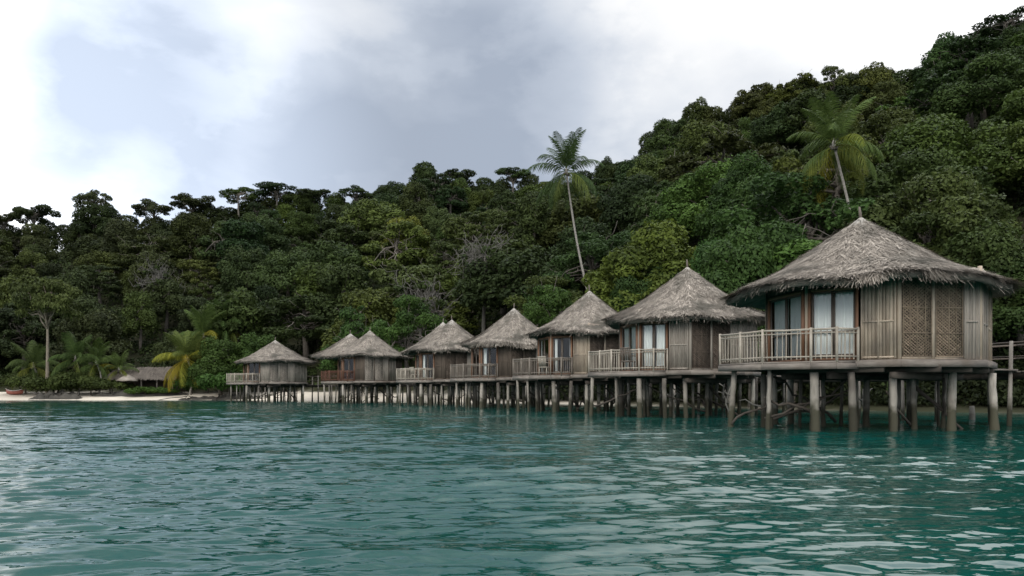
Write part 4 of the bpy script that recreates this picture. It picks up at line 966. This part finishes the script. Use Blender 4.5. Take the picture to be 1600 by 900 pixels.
# pavilion
x0, y0, _ = at(232, 104); zp = gz(x0, y0)
root = thing('thatched_pavilion', 'long low open pavilion with a sagging dark thatched roof behind the beach', 'pavilion', (x0, y0, zp))
def gable(m, lx, ly, ze, zr, rg, n):
    V = []
    for i in range(13):
        f_ = -1 + 2 * i / 12; sg = .10 * math.sin(i * 1.3) - .12 * (1 - f_ * f_)
        V += [(f_ * lx, -ly, ze + sg * .4), (f_ * lx * .86, 0, zr + sg), (f_ * lx, ly, ze + sg * .4)]
    m.add(V, [(3 * i + a, 3 * i + 3 + a, 3 * i + 4 + a, 3 * i + 1 + a) for i in range(12) for a in (0, 1)] , tone=.3)
    m.add(np.array(V) - np.array([0, 0, .15]), [(3 * i + a, 3 * i + 1 + a, 3 * i + 4 + a, 3 * i + 3 + a) for i in range(12) for a in (0, 1)], tone=.2)
    for k in range(n):
        f_ = rg.uniform(-1, 1); g = rg.uniform(0, 1.03); px_ = f_ * lx * (.86 + .14 * g); p = np.array([px_, -ly * g, zr + (ze - zr) * g - .06 * (1 - f_ * f_) + .03])
        d_ = norm(np.array([rg.normal(0, .3), -ly, ze - zr])); q = p + d_ * rg.uniform(.3, .6); s_ = np.array([.04, 0, 0]); m.add([p - s_, p + s_, q + s_ * .5, q - s_ * .5], [(0, 1, 2, 3)], tone=float(rg.beta(1.5, 2)))
m = MB(); gable(m, 4.6, 2.4, 1.75, 3.3, np.random.default_rng(4), 1800); m.build('roof', M['dark_thatch'], root)
for i in range(5):
    for sy_ in (-2.0, 2.0):
        m = MB(); xx = -4 + 2 * i; m.tube([(xx, sy_, -.3), (xx, sy_, 1.85)], .09, 8, .5); m.build('post', M['bark'], root)
m = MB(); m.box((0, 2.05, .75), (8.2, .06, 1.6), .3); m.build('back_wall', M['dark_panel'], root)
x0, y0, _ = at(199, 101.5)
root = thing('beach_umbrella', 'small thatched beach umbrella on one post left of the pavilion', 'parasol', (x0, y0, gz(x0, y0)))
m = MB(); m.tube([(0, 0, -.3), (0, 0, 2.3)], .06, 8, .6); m.build('pole', M['bark'], root)
m = MB(); k = np.arange(20); tt_ = k / 20 * 2 * math.pi; V = [np.stack([np.cos(tt_) * r, np.sin(tt_) * r, np.full(20, z) + .04 * np.sin(tt_ * 5)], -1) for r, z in ((.03, 2.55), (.7, 2.2), (1.3, 1.8), (1.28, 1.68), (.05, 2.3))]
m.add(np.concatenate(V), np.concatenate([np.stack([j * 20 + k, (j + 1) * 20 + k, (j + 1) * 20 + (k + 1) % 20, j * 20 + (k + 1) % 20], -1) for j in range(4)]), tone=.45); m.build('canopy', M['thatch'], root)
# boat drawn up on the sand
x0, y0, _ = at(23, 101); root = thing('boat', 'small red boat with a pale gunwale drawn up on the beach', 'boat', (x0, y0, gz(x0, y0) + .05), R_(6)); root.scale = (.8, .8, .8)
ns_ = 13; V = []; m = MB(); mi = MB(); gu = []
for i in range(ns_):
    f_ = -1 + 2 * i / (ns_ - 1); hw = .55 * (1 - abs(f_) ** 2.4) + .03; sh = .62 + .34 * abs(f_) ** 2.2; kz = .0 + .22 * abs(f_) ** 3; xx = f_ * 1.35 * (1 + .0)
    xx2 = f_ * 1.25
    V += [(xx2, 0, kz), (xx2, -hw * .6, kz + .12), (xx, -hw, sh), (xx, -hw + .05, sh), (xx2, 0, kz + .1), (xx, hw - .05, sh), (xx, hw, sh), (xx2, hw * .6, kz + .12)]
    gu.append((xx, -hw, sh))
m.add(V, [(8 * i + a, 8 * i + 8 + a, 8 * i + 8 + (a + 1) % 8, 8 * i + (a + 1) % 8) for i in range(ns_ - 1) for a in range(8)], tone=.5); m.build('hull', M['hull'], root, smooth=True)
m = MB(); m.tube(gu, .035, 6, .6); m.tube([(a, -b, c) for a, b, c in gu], .035, 6, .6); m.build('gunwale', M['white'], root)
for xx in (-.5, .45):
    m = MB(); m.box((xx, 0, .5), (.2, .92, .035), .4); m.build('thwart', M['deck'], root)
# dark banks of rock and roots
def bank(px, d, lx, ly, h, seed, lab):
    x0, y0, _ = at(px, d); rg = np.random.default_rng(seed); n1_, n2_ = 36, 14; V = []
    for i in range(n1_):
        for j in range(n2_):
            a = -1 + 2 * i / (n1_ - 1); b = -1 + 2 * j / (n2_ - 1); q = max(0, 1 - a * a) * max(0, 1 - b * b)
            V.append((a * lx, b * ly, h * q ** .6 * (.7 + .5 * math.sin(a * 9 + seed) * math.sin(b * 5 + a * 4) + rg.uniform(-.15, .15)) - .25))
    m = MB(); m.add(V, [(i * n2_ + j, (i + 1) * n2_ + j, (i + 1) * n2_ + j + 1, i * n2_ + j + 1) for i in range(n1_ - 1) for j in range(n2_ - 1)], tone=.4)
    for k in range(10):
        a = rg.uniform(-.9, .9) * lx; crooked(m, (a, -ly * .2, h * .5), (a + rg.normal(0, 1.2), -ly * rg.uniform(.7, 1.1), -.2), .06, rg, tone=.2)
    o = m.build('rock_bank', M['rock']); o.location = (x0, y0, gz(x0, y0)); tag(o, lab, 'rock bank', 'dark banks on the beach')
bank(92, 98.6, 3.2, 1.3, 1.15, 1, 'dark rooty bank on the sand below the pale-trunked tree')
bank(228, 100.5, 7.5, 1.0, .8, 2, 'long dark bank at the back of the beach before the pavilion')
bank(325, 96.5, 3.6, 1.0, .55, 3, 'dark low bank at the waterline left of the farthest bungalow')
bank(372, 96, 3.0, 1.2, .8, 4, 'dark bank behind the piles of the farthest bungalow')
# drift branches standing in the shallows
for i, (px, d, h, lab) in enumerate([(1145, 31, 1.3, 'pale crooked branch standing in the water left of the nearest bungalow\'s piles'), (1196, 29, 1.1, 'forked grey branch among the left piles of the nearest bungalow'),
     (1345, 31, 1.2, 'crooked branch behind the middle piles of the nearest bungalow'), (1010, 43, 1.2, 'crooked pale branch under the second nearest bungalow'), (1060, 44, 1.3, 'leaning branch behind the right piles of the second nearest bungalow'),
     (755, 62, 1.3, 'leaning pale stick under the fourth nearest bungalow'), (850, 52, 1.3, 'crooked branch under the third nearest bungalow'), (1518, 31, .55, 'short broken stump in the shallows right of the nearest bungalow')]):
    x, y, _ = at(px, d); rg = np.random.default_rng(600 + i); m = MB(); zb = min(-.3, gz(x, y) - .2)
    if i == 7: m.tube([(0, 0, zb), (.03, 0, .2), (.02, .01, h)], [.12, .11, .09], 8, .3)
    else:
        p = np.array([rg.normal(0, .2), rg.normal(0, .2), h]); crooked(m, (0, 0, zb), p, .06, rg, amp=.07, tone=.7)
        for k in range(3):
            f_ = rg.uniform(.35, .8); s = p * f_; crooked(m, s, s + np.array([rg.normal(0, .4), rg.normal(0, .3), rg.uniform(.05, .5)]), .035, rg, 4, .05, tone=.8)
    o = m.build('drift_branch', M['twig']); o.location = (x, y, 0); tag(o, lab, 'branch', 'dead branches in the shallows')

# ------------------------------------------------------------------ balcony chairs
def chair(h, lx, ly, rz, lab, mat):
    p = h.matrix_basis @ Vector((lx, ly, FLOOR - .03)); root = thing('balcony_chair', lab, 'chair', tuple(p), rz, 'chairs on the balconies')
    m = MB(); m.box((0, 0, .42), (.5, .5, .05), .6); m.build('seat', mat, root)
    m = MB()
    for k in range(6): m.beam((-.2 + .08 * k, .24, .46), (-.2 + .08 * k, .34, .95), .05, .02, .4 + .08 * k)
    m.beam((-.25, .345, .97), (.25, .345, .97), .04, .06, .6); m.build('backrest', mat, root)
    for sx_ in (-.22, .22):
        for sy_ in (-.21, .21):
            m = MB(); m.tube([(sx_, sy_, 0), (sx_, sy_, .40)], .025, 6, .5); m.build('leg', mat, root)
        m = MB(); m.beam((sx_ * 1.15, -.24, .64), (sx_ * 1.15, .29, .66), .05, .03, .6); m.build('armrest', mat, root)
chair(H3, -3.0, -1.75, R_(150), 'pale wooden chair on the third nearest bungalow\'s balcony', M['rail'])
chair(H2, -3.2, -1.65, R_(150), 'dark wooden chair on the second nearest bungalow\'s balcony', M['stile'])
chair(H5, -3.1, -1.6, R_(140), 'wooden chair on the fifth nearest bungalow\'s balcony', M['rail'])
